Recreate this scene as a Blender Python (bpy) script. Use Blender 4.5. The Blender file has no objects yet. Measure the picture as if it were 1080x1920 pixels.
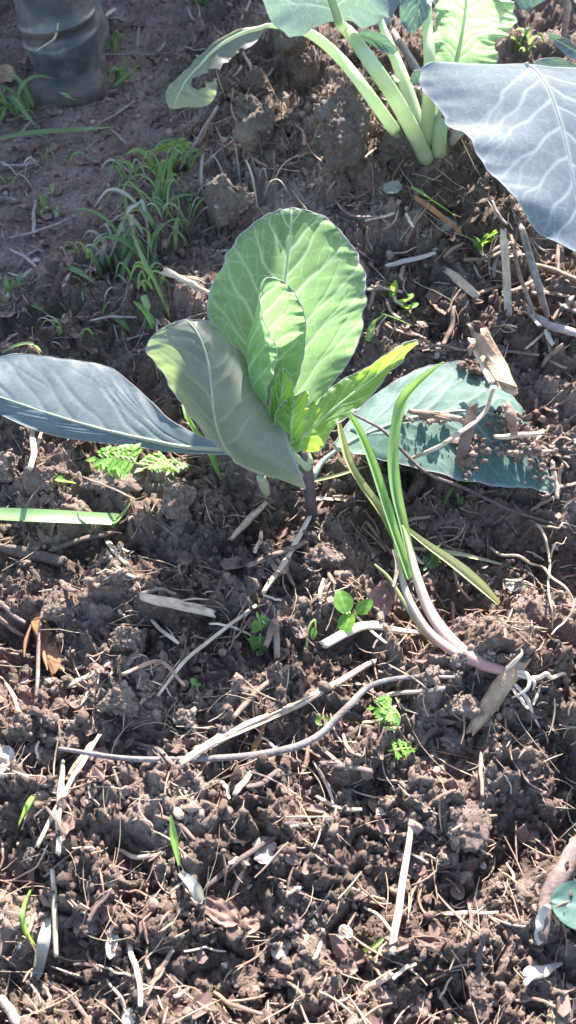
import bpy, bmesh, math, random
import numpy as np
from mathutils import Vector, Matrix

random.seed(7)
RNG = np.random.default_rng(11)
SC = bpy.context.scene
COL = SC.collection
R = math.radians

# ------------------------------------------------------------------ camera
CAM_H, PITCH, VFOV = 0.56, R(52), R(62)
cd = bpy.data.cameras.new('camera')
cam = bpy.data.objects.new('camera', cd); COL.objects.link(cam)
cam.location = (0, 0, CAM_H); cam.rotation_euler = (R(90) - PITCH, 0, 0)
cd.sensor_fit = 'VERTICAL'; cd.sensor_height = 24; cd.lens = 12 / math.tan(VFOV / 2)
cd.clip_start = 0.01; cd.clip_end = 400
cd.dof.use_dof = True; cd.dof.focus_distance = 0.66; cd.dof.aperture_fstop = 9.0
SC.camera = cam

# ------------------------------------------------------------------ sky, sun, exposure
SUN_EL, SUN_AZ = R(35), R(10)          # azimuth measured from +Y towards +X
w = bpy.data.worlds.new('World'); SC.world = w; w.use_nodes = True
nt = w.node_tree; nt.nodes.clear()
sky = nt.nodes.new('ShaderNodeTexSky'); sky.sky_type = 'NISHITA'; sky.sun_disc = False
sky.sun_elevation = SUN_EL; sky.sun_rotation = SUN_AZ
bg = nt.nodes.new('ShaderNodeBackground'); bg.inputs['Strength'].default_value = 0.13
wo = nt.nodes.new('ShaderNodeOutputWorld')
nt.links.new(sky.outputs[0], bg.inputs[0]); nt.links.new(bg.outputs[0], wo.inputs[0])
sd = bpy.data.lights.new('sun', 'SUN'); sd.energy = 5.0; sd.angle = R(0.53); sd.color = (1.0, 0.94, 0.85)
sun = bpy.data.objects.new('sun', sd); COL.objects.link(sun)
sdir = Vector((math.sin(SUN_AZ) * math.cos(SUN_EL), math.cos(SUN_AZ) * math.cos(SUN_EL), math.sin(SUN_EL)))
sun.rotation_euler = sdir.to_track_quat('Z', 'Y').to_euler(); sun.location = sdir * 5
SC.view_settings.view_transform = 'Standard'; SC.view_settings.look = 'None'
SC.view_settings.gamma = 1.0; SC.view_settings.exposure = 2.15
SC.render.film_transparent = False
SC.cycles.max_bounces = 8; SC.cycles.transparent_max_bounces = 8

# ------------------------------------------------------------------ pixel helpers (photo pixels 1080x1920)
TANV = math.tan(VFOV / 2)
FWD = np.array([0, math.cos(PITCH), -math.sin(PITCH)]); UP = np.array([0, math.sin(PITCH), math.cos(PITCH)])
ORG = np.array([0, 0, CAM_H])
def ray(px, py):
    return FWD + np.array([1, 0, 0]) * ((px - 540) / 960 * TANV) + UP * ((960 - py) / 960 * TANV)
def PY(px, py, y):
    d = ray(px, py); return ORG + d * (y / d[1])
def PZ(px, py, z):
    d = ray(px, py); return ORG + d * ((z - CAM_H) / d[2])
def pix(p):
    q = np.asarray(p) - ORG; z = q @ FWD
    return 540 + q[..., 0] / z / TANV * 960, 960 - (q @ UP) / z / TANV * 960

# ------------------------------------------------------------------ numpy noise
def _hash(ix, iy, seed):
    h = (ix.astype(np.int64) * 374761393 + iy.astype(np.int64) * 668265263 + seed * 1442695041) & 0xFFFFFFFF
    h = ((h ^ (h >> 13)) * 1274126177) & 0xFFFFFFFF
    h = (h ^ (h >> 16)) & 0xFFFFFFFF
    return h / 4294967295.0
def vnoise(x, y, seed=0):
    ix, iy = np.floor(x), np.floor(y); fx, fy = x - ix, y - iy
    u, v = fx * fx * fx * (fx * (fx * 6 - 15) + 10), fy * fy * fy * (fy * (fy * 6 - 15) + 10)
    def g(dx, dy):
        a = _hash(ix + dx, iy + dy, seed) * 6.2831853
        return np.cos(a) * (fx - dx) + np.sin(a) * (fy - dy)
    a = g(0, 0) * (1 - u) + g(1, 0) * u; b = g(0, 1) * (1 - u) + g(1, 1) * u
    return (a * (1 - v) + b * v) * 1.5
def fbm(x, y, seed=0, octv=4, gain=0.5):
    s, a = 0, 1.0
    for i in range(octv):
        s = s + a * vnoise(x, y, seed + i * 17); x = x * 2.03 + 3.1; y = y * 2.03 - 1.7; a *= gain
    return s
def domes(x, y, cell, seed, r0, r1, prob):
    gx, gy = x / cell, y / cell; ix, iy = np.floor(gx), np.floor(gy); out = np.zeros_like(gx)
    for dx in (-1, 0, 1):
        for dy in (-1, 0, 1):
            cx, cy = ix + dx, iy + dy
            px = (cx + _hash(cx, cy, seed)) * cell; py = (cy + _hash(cx, cy, seed + 5)) * cell
            r = r0 + (r1 - r0) * _hash(cx, cy, seed + 9) ** 2
            on = _hash(cx, cy, seed + 13) < prob
            k = 1 - ((x - px) ** 2 + (y - py) ** 2) / (r * r)
            out = np.maximum(out, np.where(on & (k > 0), np.sqrt(np.maximum(k, 0)) * r, 0))
    return out
def worley_edge(x, y, seed):
    ix, iy = np.floor(x), np.floor(y); f1 = np.full_like(x, 9.0); f2 = np.full_like(x, 9.0)
    for dx in (-1, 0, 1):
        for dy in (-1, 0, 1):
            cx, cy = ix + dx, iy + dy
            d = np.hypot(cx + .15 + .7 * _hash(cx, cy, seed) - x, cy + .15 + .7 * _hash(cx, cy, seed + 3) - y)
            f2 = np.minimum(f2, np.maximum(f1, d)); f1 = np.minimum(f1, d)
    return f2 - f1
def sstep(a, b, x):
    t = np.clip((x - a) / (b - a), 0, 1); return t * t * (3 - 2 * t)
def gauss(x, y, cx, cy, sx, sy):
    return np.exp(-((x - cx) / sx) ** 2 - ((y - cy) / sy) ** 2)

# ------------------------------------------------------------------ terrain function
def path_mask(x, y):           # trampled path beyond the bed, on the left
    edge = -0.10 - 0.28 * sstep(0.95, 0.55, y) + 0.03 * vnoise(x * 9, y * 9, 71)
    return sstep(0.0, 0.10, edge - x) * sstep(0.54, 0.64, y)
def H_macro(x, y):
    pm = path_mask(x, y)
    far = sstep(1.15, 1.5, y)
    h = -0.035 * pm - 0.03 * far * (1 - pm)
    h = h + 0.060 * gauss(x, y, 0.10, 0.93, 0.17, 0.13) + 0.035 * gauss(x, y, 0.25, 0.93, 0.2, 0.16)
    h = h + 0.022 * gauss(x, y, -0.06, 0.66, 0.07, 0.07) + 0.018 * gauss(x, y, 0.30, 0.60, 0.16, 0.10)
    h = h - 0.032 * gauss(x, y, 0.19, 0.385, 0.13, 0.05) + .016 * gauss(x, y, .17, .26, .10, .05) - 0.014 * gauss(x, y, 0.03, 0.43, 0.10, 0.03)
    h = h + 0.012 * gauss(x, y, -0.20, 0.43, 0.12, 0.05) + 0.010 * gauss(x, y, -0.12, 0.28, 0.12, 0.07)
    near = 1 - sstep(1.6, 4, np.abs(y)) 
    h = h + (0.018 * vnoise(x * 5, y * 5, 3) + 0.012 * vnoise(x * 11, y * 11, 4)) * (1 - .7 * pm)
    return h + 0.15 * (1 - near) * vnoise(x * .4, y * .4, 8)
def billow(x, y, seed, octv=3, gain=.5):
    s, a = 0, 1.0
    for i in range(octv):
        s = s + a * (np.abs(vnoise(x, y, seed + i * 13)) * 2 - .5); x, y = x * 1.9 + y * .35, y * 1.9 - x * .35; a *= gain
    return s
def warp(x, y, f, amp, seed):
    return x + amp * vnoise(x * f, y * f, seed), y + amp * vnoise(x * f + 9, y * f, seed + 1)
def H_clods(x, y):
    m = 1 - 0.85 * path_mask(x, y)
    wx, wy = warp(x, y, 26, .016, 21); wx, wy = warp(wx, wy, 75, .007, 27)
    c = .62 * domes(wx, wy, .060, 31, .012, .034, .45) + .35 * domes(wx, wy, .024, 32, .005, .012, .35)
    return m * (c + .025 * vnoise(wx * 19, wy * 19, 35) + .009 * billow(wx * 48, wy * 48, 36, 3, .55))
def H_fine(x, y):
    m = 1 - 0.5 * path_mask(x, y)
    wx, wy = warp(x, y, 130, .0035, 23)
    return m * (.0050 * billow(wx * 115, wy * 115, 41, 3, .62) + .5 * domes(wx, wy, .008, 33, .001, .0035, .4)) + .0008 * fbm(x * 300, y * 300, 26, 2)
def H_all(x, y):
    return H_macro(x, y) + H_clods(x, y) + H_fine(x, y)
# lookup of the mid-scale surface
_gx = np.arange(-1.6, 1.6, .004); _gy = np.arange(-.3, 2.4, .004)
_GX, _GY = np.meshgrid(_gx, _gy)
_GH = H_macro(_GX, _GY) + H_clods(_GX, _GY)
def H_look(x, y):
    fx = np.clip((np.asarray(x) + 1.6) / .004, 0, len(_gx) - 2.001); fy = np.clip((np.asarray(y) + .3) / .004, 0, len(_gy) - 2.001)
    ix, iy = fx.astype(int), fy.astype(int); u, v = fx - ix, fy - iy
    return (_GH[iy, ix] * (1 - u) + _GH[iy, ix + 1] * u) * (1 - v) + (_GH[iy + 1, ix] * (1 - u) + _GH[iy + 1, ix + 1] * u) * v
_T = np.linspace(.3, 2.6, 900)
def PG(px, py, off=0.0):
    d = ray(px, py); p = ORG + _T[:, None] * d
    below = np.nonzero(p[:, 2] < H_look(p[:, 0], p[:, 1]) + off)[0]
    return p[below[0]] if len(below) else PZ(px, py, off)

# ------------------------------------------------------------------ mesh helpers
def mesh_np(name, V, F, smooth=True, mat=None, attr=None):
    V = np.asarray(V, dtype=np.float32).reshape(-1, 3); F = np.asarray(F, dtype=np.int32)
    me = bpy.data.meshes.new(name); n = F.shape[1]
    me.vertices.add(len(V)); me.vertices.foreach_set('co', V.ravel())
    me.loops.add(F.size); me.loops.foreach_set('vertex_index', F.ravel())
    me.polygons.add(len(F)); me.polygons.foreach_set('loop_start', np.arange(0, F.size, n, dtype=np.int32))
    me.polygons.foreach_set('use_smooth', np.full(len(F), smooth))
    if attr is not None:
        a = me.attributes.new('leaf', 'FLOAT_COLOR', 'POINT'); a.data.foreach_set('color', np.asarray(attr, dtype=np.float32).ravel())
    if mat is not None: me.materials.append(mat)
    me.update(calc_edges=True); me.validate()
    return me
def link(name, me, parent=None, label=None, cat=None, group=None, kind=None):
    o = bpy.data.objects.new(name, me); COL.objects.link(o)
    if parent is not None: o.parent = parent
    if label: o['label'] = label
    if cat: o['category'] = cat
    if group: o['group'] = group
    if kind: o['kind'] = kind
    return o
def thing(name, loc, label, cat, group=None):
    o = link(name, None, None, label, cat, group); o.location = loc; o.empty_display_size = .02
    return o
def part(name, V, F, mat, parent, smooth=True, attr=None):
    """mesh given in world coordinates, stored relative to its parents"""
    off = np.zeros(3); p = parent
    while p is not None: off += np.array(p.location); p = p.parent
    o = link(name, mesh_np(name, np.asarray(V).reshape(-1, 3) - off, F, smooth, mat, attr), parent)
    return o
def solo(name, V, F, mat, label, cat, group=None, smooth=True, attr=None):
    V = np.asarray(V).reshape(-1, 3); c = V.mean(0); c[2] = V[:, 2].min()
    o = link(name, mesh_np(name, V - c, F, smooth, mat, attr), None, label, cat, group); o.location = c
    return o
def crom(P, n):
    P = np.asarray(P, float); k = len(P)
    if k == 2: return P[0] + (P[1] - P[0]) * np.linspace(0, 1, n)[:, None]
    t = np.linspace(0, k - 1, n); i = np.minimum(t.astype(int), k - 2); u = (t - i).reshape((-1,) + (1,) * (P.ndim - 1))
    Q = np.concatenate([[2 * P[0] - P[1]], P, [2 * P[-1] - P[-2]]])
    a, b, c, d = Q[i], Q[i + 1], Q[i + 2], Q[i + 3]
    return .5 * (2 * b + (c - a) * u + (2 * a - 5 * b + 4 * c - d) * u * u + (3 * b - a - 3 * c + d) * u ** 3)
def frames(C):
    T = np.gradient(C, axis=0); T /= np.linalg.norm(T, axis=1)[:, None] + 1e-12
    ref = np.array([0, 0, 1.0]); N = np.zeros_like(T); prev = None
    for i in range(len(C)):
        v = ref - T[i] * (ref @ T[i]) if prev is None else prev - T[i] * (prev @ T[i])
        if np.linalg.norm(v) < 1e-3: v = np.array([1.0, 0, 0]) - T[i] * T[i][0]
        prev = v / np.linalg.norm(v); N[i] = prev
    return T, N, np.cross(T, N)
def grid_faces(nu, nv, wrap=False):
    i = np.arange(nu - 1)[:, None]; j = np.arange(nv if wrap else nv - 1)[None]
    a = i * nv + j; b = i * nv + (j + 1) % nv
    return np.stack([a, b, b + nv, a + nv], -1).reshape(-1, 4)
def tube(P, r, n=24, seg=8, flat=1.0, rough=0.0, seed=0, twist=0.0, wob=0.0, jag=0.0):
    """P control points, r radius or list; flat squashes along the up axis. closed ends"""
    C = crom(P, n); rr = np.interp(np.linspace(0, 1, n), np.linspace(0, 1, np.size(r)), np.atleast_1d(r)) if np.size(r) > 1 else np.full(n, float(r))
    if wob:
        g = np.random.default_rng(seed); C = C + crom(g.normal(0, wob, (max(4, n // 4), 3)), n)
    T, N, B = frames(C); g = np.random.default_rng(seed + 1)
    a = np.linspace(0, 2 * np.pi, seg, endpoint=False)[None] + np.linspace(0, twist, n)[:, None]
    k = 1 + rough * (g.normal(0, .6, (1, seg)) + .45 * crom(g.normal(0, .5, (max(3, n // 5), seg)), n))
    V = C[:, None] + (N[:, None] * (np.sin(a) * flat * k)[..., None] + B[:, None] * (np.cos(a) * k)[..., None]) * rr[:, None, None]
    if jag:
        V[0] -= T[0] * (rr[0] * jag * g.uniform(-.4, 1.6, (seg, 1))); V[-1] += T[-1] * (rr[-1] * jag * g.uniform(-.4, 1.6, (seg, 1)))
    V = np.concatenate([V[:1].mean(1, keepdims=True).repeat(seg, 1), V, V[-1:].mean(1, keepdims=True).repeat(seg, 1)])
    return V.reshape(-1, 3), grid_faces(n + 2, seg, True)
def merge(items):
    Vs, Fs, o = [], [], 0
    for V, F in items: Vs.append(V); Fs.append(np.asarray(F) + o); o += len(V)
    return np.concatenate(Vs), np.concatenate(Fs)
def ribbon(P, wid, n=20, fold=.25, prof=None, seed=0, up=(0, 0, 1), nv=5, twist=0.0):
    """grass blade: P control points; wid full width; fold = V depth; prof = width profile list"""
    C = crom(P, n); T = np.gradient(C, axis=0); T /= np.linalg.norm(T, axis=1)[:, None] + 1e-12
    S = np.cross(T, np.array(up, float)); ln = np.linalg.norm(S, axis=1)[:, None]
    S = np.where(ln > .05, S / (ln + 1e-9), np.array([[1.0, 0, 0]])); N = np.cross(S, T)
    tw = np.linspace(0, twist, n)[:, None]; S, N = S * np.cos(tw) + N * np.sin(tw), N * np.cos(tw) - S * np.sin(tw)
    pr = prof or [.7, 1, 1, .9, .65, .05]
    wv = np.interp(np.linspace(0, 1, n), np.linspace(0, 1, len(pr)), pr) * wid / 2
    t = np.linspace(-1, 1, nv)
    V = C[:, None] + S[:, None] * (t[None, :, None] * wv[:, None, None]) + N[:, None] * ((np.abs(t) - .5)[None, :, None] * wv[:, None, None] * fold * 2)
    A = np.zeros((n, nv, 4)); A[..., 0] = np.maximum(np.exp(-(t / .15) ** 2) * .7, .45 * (np.arange(nv) % 2))[None]; A[..., 3] = np.linspace(0, 1, n)[:, None]; A[..., 2] = t[None] * .5 + .5
    return V.reshape(-1, 3), grid_faces(n, nv), A.reshape(-1, 4)

# ------------------------------------------------------------------ materials
def newmat(name):
    m = bpy.data.materials.new(name); m.use_nodes = True; n = m.node_tree; n.nodes.clear()
    out = n.nodes.new('ShaderNodeOutputMaterial'); return m, n, out
def nd(n, t, **kw):
    x = n.nodes.new(t)
    for k, v in kw.items():
        if k in x.inputs: x.inputs[k].default_value = v
        else: setattr(x, k, v)
    return x
def ramp(n, src, stops):
    r = n.nodes.new('ShaderNodeValToRGB'); e = r.color_ramp.elements
    while len(e) < len(stops): e.new(.5)
    for i, (p, c) in enumerate(stops): e[i].position = p; e[i].color = (c[0], c[1], c[2], 1)
    n.links.new(src, r.inputs[0]); return r
def mixc(n, fac, a, b, mode='MIX'):
    m = n.nodes.new('ShaderNodeMix'); m.data_type = 'RGBA'; m.blend_type = mode
    for s, v in ((m.inputs[0], fac), (m.inputs[6], a), (m.inputs[7], b)):
        if hasattr(v, 'links'): n.links.new(v, s)
        elif isinstance(v, (int, float)): s.default_value = v
        else: s.default_value = (v[0], v[1], v[2], 1)
    return m.outputs[2]
def soil_mat(name, dark, mid, light, island=False):
    m, n, out = newmat(name)
    tc = nd(n, 'ShaderNodeNewGeometry')
    n1 = nd(n, 'ShaderNodeTexNoise', Scale=14.0, Detail=5.0); n2 = nd(n, 'ShaderNodeTexNoise', Scale=240.0, Detail=6.0, Roughness=.75)
    for q in (n1, n2): n.links.new(tc.outputs['Position'], q.inputs['Vector'])
    ma = nd(n, 'ShaderNodeMath', operation='ADD'); mb = nd(n, 'ShaderNodeMath', operation='MULTIPLY'); mb.inputs[1].default_value = .5
    n.links.new(n1.outputs[0], ma.inputs[0]); n.links.new(n2.outputs[0], ma.inputs[1]); n.links.new(ma.outputs[0], mb.inputs[0])
    r = ramp(n, mb.outputs[0], [(.36, dark), (.49, mid), (.63, light)])
    col = r.outputs[0]
    if island:
        rr = ramp(n, tc.outputs['Random Per Island'], [(0, (.55, .5, .48)), (.5, (1, .98, .95)), (.93, (1.35, 1.3, 1.25)), (1, (1.9, 1.8, 1.7))])
        col = mixc(n, 1.0, col, rr.outputs[0], 'MULTIPLY')
    # pale flecks of grit
    n3 = nd(n, 'ShaderNodeTexNoise', Scale=900.0, Detail=2.0); n.links.new(tc.outputs['Position'], n3.inputs['Vector'])
    fl = ramp(n, n3.outputs[0], [(.0, (0, 0, 0)), (.68, (0, 0, 0)), (.75, (1, 1, 1))])
    col = mixc(n, fl.outputs[0], col, (.34, .28, .24))
    b = nd(n, 'ShaderNodeBsdfPrincipled', Roughness=.88); b.inputs['Specular IOR Level'].default_value = .25
    n.links.new(col, b.inputs['Base Color'])
    n4 = nd(n, 'ShaderNodeTexNoise', Scale=620.0, Detail=6.0, Roughness=.75); n.links.new(tc.outputs['Position'], n4.inputs['Vector'])
    bp = nd(n, 'ShaderNodeBump', Strength=.85, Distance=.0035); n.links.new(n4.outputs[0], bp.inputs['Height']); n.links.new(bp.outputs[0], b.inputs['Normal'])
    n.links.new(b.outputs[0], out.inputs[0]); return m
def leaf_mat(name, c1, c2, vein, tr, tfac, rough=.5, spec=.5, sheen=.0, sheen_tint=(.8, .88, 1), rim=(.45, .40, .42), vein_tr=None, nscale=30.0):
    m, n, out = newmat(name)
    at = nd(n, 'ShaderNodeAttribute', attribute_name='leaf'); sp = nd(n, 'ShaderNodeSeparateColor'); n.links.new(at.outputs['Color'], sp.inputs[0])
    tc = nd(n, 'ShaderNodeTexCoord')
    n1 = nd(n, 'ShaderNodeTexNoise', Scale=nscale, Detail=6.0, Roughness=.6); n.links.new(tc.outputs['Object'], n1.inputs['Vector'])
    r = ramp(n, n1.outputs[0], [(.35, c1), (.65, c2)])
    n2 = nd(n, 'ShaderNodeTexNoise', Scale=420.0, Detail=3.0); n.links.new(tc.outputs['Object'], n2.inputs['Vector'])
    f2 = ramp(n, n2.outputs[0], [(.3, (.86, .86, .86)), (.7, (1.12, 1.12, 1.12))])
    base = mixc(n, 1.0, r.outputs[0], f2.outputs[0], 'MULTIPLY')
    c = mixc(n, sp.outputs[0], base, vein); c = mixc(n, sp.outputs[1], c, rim)
    tcol = mixc(n, sp.outputs[0], tr, vein_tr or [min(1, x * 1.5 + .12) for x in tr])
    b = nd(n, 'ShaderNodeBsdfPrincipled', Roughness=rough); b.inputs['Specular IOR Level'].default_value = spec
    b.inputs['Sheen Weight'].default_value = sheen; b.inputs['Sheen Roughness'].default_value = .45; b.inputs['Sheen Tint'].default_value = (*sheen_tint, 1)
    n.links.new(c, b.inputs['Base Color'])
    n3 = nd(n, 'ShaderNodeTexNoise', Scale=700.0, Detail=3.0); n.links.new(tc.outputs['Object'], n3.inputs['Vector'])
    bp = nd(n, 'ShaderNodeBump', Strength=.25, Distance=.0004); n.links.new(n3.outputs[0], bp.inputs['Height']); n.links.new(bp.outputs[0], b.inputs['Normal'])
    t = nd(n, 'ShaderNodeBsdfTranslucent'); n.links.new(tcol, t.inputs[0])
    mx = nd(n, 'ShaderNodeMixShader'); mx.inputs[0].default_value = tfac
    n.links.new(b.outputs[0], mx.inputs[1]); n.links.new(t.outputs[0], mx.inputs[2]); n.links.new(mx.outputs[0], out.inputs[0])
    return m
def plain_mat(name, stops, rough=.7, scale=60.0, stretch=(1, 1, 1), spec=.35, bump=.4, rnd=.25, tfac=0.0, dist=.0006):
    m, n, out = newmat(name)
    tc = nd(n, 'ShaderNodeTexCoord'); mp = nd(n, 'ShaderNodeMapping'); mp.inputs['Scale'].default_value = stretch
    n.links.new(tc.outputs['Object'], mp.inputs[0])
    n1 = nd(n, 'ShaderNodeTexNoise', Scale=scale, Detail=6.0, Roughness=.65); n.links.new(mp.outputs[0], n1.inputs['Vector'])
    r = ramp(n, n1.outputs[0], stops); oi = nd(n, 'ShaderNodeObjectInfo')
    rr = ramp(n, oi.outputs['Random'], [(0, (1 - rnd,) * 3), (1, (1 + rnd, 1 + rnd * .95, 1 + rnd * .9))])
    c = mixc(n, 1.0, r.outputs[0], rr.outputs[0], 'MULTIPLY')
    b = nd(n, 'ShaderNodeBsdfPrincipled', Roughness=rough); b.inputs['Specular IOR Level'].default_value = spec; n.links.new(c, b.inputs['Base Color'])
    n2 = nd(n, 'ShaderNodeTexNoise', Scale=scale * 5, Detail=5.0); n.links.new(mp.outputs[0], n2.inputs['Vector'])
    bp = nd(n, 'ShaderNodeBump', Strength=bump, Distance=dist); n.links.new(n2.outputs[0], bp.inputs['Height']); n.links.new(bp.outputs[0], b.inputs['Normal'])
    if tfac:
        t = nd(n, 'ShaderNodeBsdfTranslucent'); n.links.new(c, t.inputs[0]); mx = nd(n, 'ShaderNodeMixShader'); mx.inputs[0].default_value = tfac
        n.links.new(b.outputs[0], mx.inputs[1]); n.links.new(t.outputs[0], mx.inputs[2]); n.links.new(mx.outputs[0], out.inputs[0])
    else: n.links.new(b.outputs[0], out.inputs[0])
    return m

M = {}
M['soil'] = soil_mat('soil', (.068, .045, .036), (.165, .116, .094), (.325, .245, .205))
M['crumb'] = soil_mat('soil_crumbs', (.095, .066, .054), (.21, .152, .126), (.37, .285, .242), True)
M['clod'] = soil_mat('soil_clods', (.085, .060, .049), (.19, .137, .113), (.35, .265, .222))
M['mound'] = soil_mat('grey_soil', (.085, .068, .056), (.155, .126, .104), (.25, .205, .17))
M['cab'] = leaf_mat('cabbage_leaf', (.058, .128, .056), (.080, .160, .072), (.42, .52, .34), (.34, .57, .24), .50, rough=.45, spec=.35, sheen=.22, vein_tr=(.66, .84, .52))
M['cab_young'] = leaf_mat('young_cabbage_leaf', (.09, .20, .06), (.12, .25, .075), (.45, .60, .28), (.46, .74, .07), .52, rough=.45, sheen=.08)
M['cab_under'] = leaf_mat('cabbage_leaf_underside', (.15, .155, .135), (.195, .195, .17), (.38, .37, .30), (.26, .36, .12), .42, rough=.42, sheen=.25, rim=(.48, .40, .42))
M['cab_blue'] = leaf_mat('waxy_blue_leaf', (.082, .115, .125), (.125, .16, .168), (.30, .34, .335), (.12, .26, .12), .22, rough=.46, spec=.4, sheen=.25)
M['cab_flat'] = leaf_mat('flat_teal_leaf', (.075, .145, .125), (.12, .20, .165), (.38, .46, .40), (.12, .30, .14), .25, rough=.62, spec=.22, sheen=.06)
M['kale_big'] = leaf_mat('dusty_blue_leaf', (.14, .170, .203), (.19, .22, .252), (.46, .49, .48), (.16, .26, .18), .3, rough=.7, spec=.10, sheen=.05, nscale=24)
M['kale_green'] = leaf_mat('bright_kale_leaf', (.13, .24, .14), (.20, .32, .19), (.55, .66, .46), (.36, .58, .26), .45, rough=.42, sheen=.2)
M['rib'] = plain_mat('leaf_rib', [(.3, (.50, .62, .38)), (.7, (.62, .72, .50))], rough=.45, scale=40, bump=.1, rnd=.05, tfac=.55)
M['rib_purple'] = plain_mat('purple_rib', [(.3, (.36, .33, .33)), (.7, (.45, .44, .40))], rough=.45, scale=40, bump=.1, rnd=.05, tfac=.2)
M['rib_pale'] = plain_mat('pale_rib', [(.3, (.40, .44, .42)), (.7, (.50, .54, .50))], rough=.5, scale=40, bump=.1, rnd=.05, tfac=.6)
M['rib_grey'] = plain_mat('grey_green_rib', [(.3, (.26, .28, .19)), (.7, (.34, .35, .25))], rough=.45, scale=40, bump=.1, rnd=.05, tfac=.2)
M['stalk_dull'] = plain_mat('dull_rib', [(.3, (.20, .26, .20)), (.7, (.30, .36, .30))], rough=.45, scale=40, bump=.1, rnd=.05)
M['margin'] = plain_mat('leaf_margin', [(.3, (.30, .28, .29)), (.7, (.44, .46, .42))], rough=.5, scale=90, bump=.1, rnd=.05, tfac=.3)
M['stalk'] = plain_mat('green_stalk', [(.3, (.50, .62, .20)), (.7, (.66, .74, .38))], rough=.42, scale=30, stretch=(1, 1, .3), bump=.15, rnd=.08, tfac=.45)
M['stem_dark'] = plain_mat('dark_stem', [(.3, (.06, .045, .05)), (.7, (.16, .12, .13))], rough=.6, scale=80, bump=.4)
M['onion'] = leaf_mat('onion_leaf', (.13, .27, .10), (.19, .34, .14), (.30, .46, .20), (.40, .62, .12), .4, rough=.4, sheen=.1)
M['onion_old'] = leaf_mat('old_onion_leaf', (.30, .33, .14), (.40, .38, .20), (.40, .42, .24), (.50, .50, .16), .35, rough=.55)
def onion_stalk_mat():
    m = plain_mat('pale_onion_stalk', [(.3, (.85, .80, .78)), (.7, (1.0, 1.0, .98))], rough=.4, scale=120, stretch=(1, .15, 1), bump=.25, tfac=.2, rnd=.0)
    n = m.node_tree; tc = nd(n, 'ShaderNodeTexCoord'); sx = nd(n, 'ShaderNodeSeparateXYZ'); n.links.new(tc.outputs['Object'], sx.inputs[0])
    mr = nd(n, 'ShaderNodeMapRange'); mr.inputs['From Max'].default_value = .16; n.links.new(sx.outputs['Y'], mr.inputs[0])
    r = ramp(n, mr.outputs[0], [(0, (.44, .25, .24)), (.18, (.52, .36, .33)), (.45, (.54, .44, .36)), (.7, (.40, .45, .24)), (1, (.20, .36, .13))])
    for nx in n.nodes:
        if nx.type in ('BSDF_PRINCIPLED', 'BSDF_TRANSLUCENT'):
            s = nx.inputs[0]; old = s.links[0].from_socket; n.links.new(mixc(n, 1.0, r.outputs[0], old, 'MULTIPLY'), s)
    return m
M['onion_pale'] = onion_stalk_mat()
M['grass'] = leaf_mat('grass_blade', (.085, .155, .055), (.13, .21, .085), (.18, .27, .12), (.24, .40, .08), .38, rough=.5)
M['grass_grey'] = leaf_mat('dry_grass_blade', (.24, .24, .20), (.36, .35, .31), (.4, .4, .36), (.3, .3, .2), .3, rough=.6)
M['grass_wide'] = leaf_mat('wide_grass_blade', (.13, .25, .085), (.18, .31, .12), (.22, .36, .16), (.30, .48, .12), .3, rough=.45, sheen=.1)
M['sprout'] = leaf_mat('seedling_leaf', (.09, .23, .03), (.14, .30, .045), (.26, .42, .13), (.36, .62, .06), .42, rough=.45)
M['straw'] = plain_mat('straw', [(.3, (.34, .24, .16)), (.5, (.50, .38, .28)), (.72, (.64, .53, .42))], scale=90, bump=.5, stretch=(1, 1, 1))
M['straw_pale'] = plain_mat('pale_straw', [(.3, (.33, .24, .165)), (.5, (.48, .375, .275)), (.7, (.58, .48, .375))], scale=90, bump=.5, rnd=.12)
M['straw_brown'] = plain_mat('brown_straw', [(.3, (.13, .078, .058)), (.55, (.25, .16, .12)), (.75, (.39, .29, .225))], scale=90, bump=.6)
M['twig'] = plain_mat('twig_bark', [(.3, (.065, .045, .04)), (.55, (.14, .10, .09)), (.75, (.25, .20, .18))], scale=120, bump=.8)
M['twig_grey'] = plain_mat('grey_twig_bark', [(.3, (.12, .095, .09)), (.55, (.24, .20, .19)), (.75, (.36, .32, .30))], scale=120, bump=.8)
M['wood'] = plain_mat('wood_chip', [(.3, (.20, .12, .075)), (.55, (.36, .25, .16)), (.75, (.50, .38, .27))], scale=70, bump=.9, dist=.0012)
M['orange'] = plain_mat('orange_bark', [(.3, (.14, .065, .03)), (.55, (.27, .135, .06)), (.75, (.38, .22, .12))], scale=70, bump=.6)
M['deadleaf'] = plain_mat('dead_leaf', [(.3, (.13, .075, .06)), (.55, (.22, .14, .115)), (.75, (.33, .23, .19))], scale=60, bump=.5, tfac=.15)
M['deadleaf_pale'] = plain_mat('pale_dead_leaf', [(.3, (.40, .29, .23)), (.55, (.55, .43, .36)), (.75, (.68, .58, .52))], scale=60, bump=.5, tfac=.15)
M['white'] = plain_mat('bleached_wood', [(.3, (.32, .27, .23)), (.7, (.50, .45, .40))], scale=80, bump=.6, rnd=.08)
M['root'] = plain_mat('fine_root', [(.3, (.36, .26, .17)), (.7, (.58, .46, .33))], scale=120, bump=.3)
M['root_white'] = plain_mat('white_root', [(.3, (.42, .35, .28)), (.7, (.55, .48, .41))], scale=120, bump=.2, rnd=.05)
M['rubber'] = plain_mat('muddy_rubber', [(.3, (.045, .046, .053)), (.5, (.075, .073, .078)), (.66, (.17, .14, .12))], rough=.42, scale=22, spec=.5, bump=.25, rnd=.0)
M['sole'] = plain_mat('boot_sole', [(.3, (.05, .045, .04)), (.7, (.12, .095, .08))], rough=.8, scale=40, bump=.6, rnd=0)
M['cloth'] = plain_mat('work_trousers', [(.3, (.035, .04, .05)), (.7, (.07, .075, .09))], rough=.9, scale=60, bump=.4, rnd=0)
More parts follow.
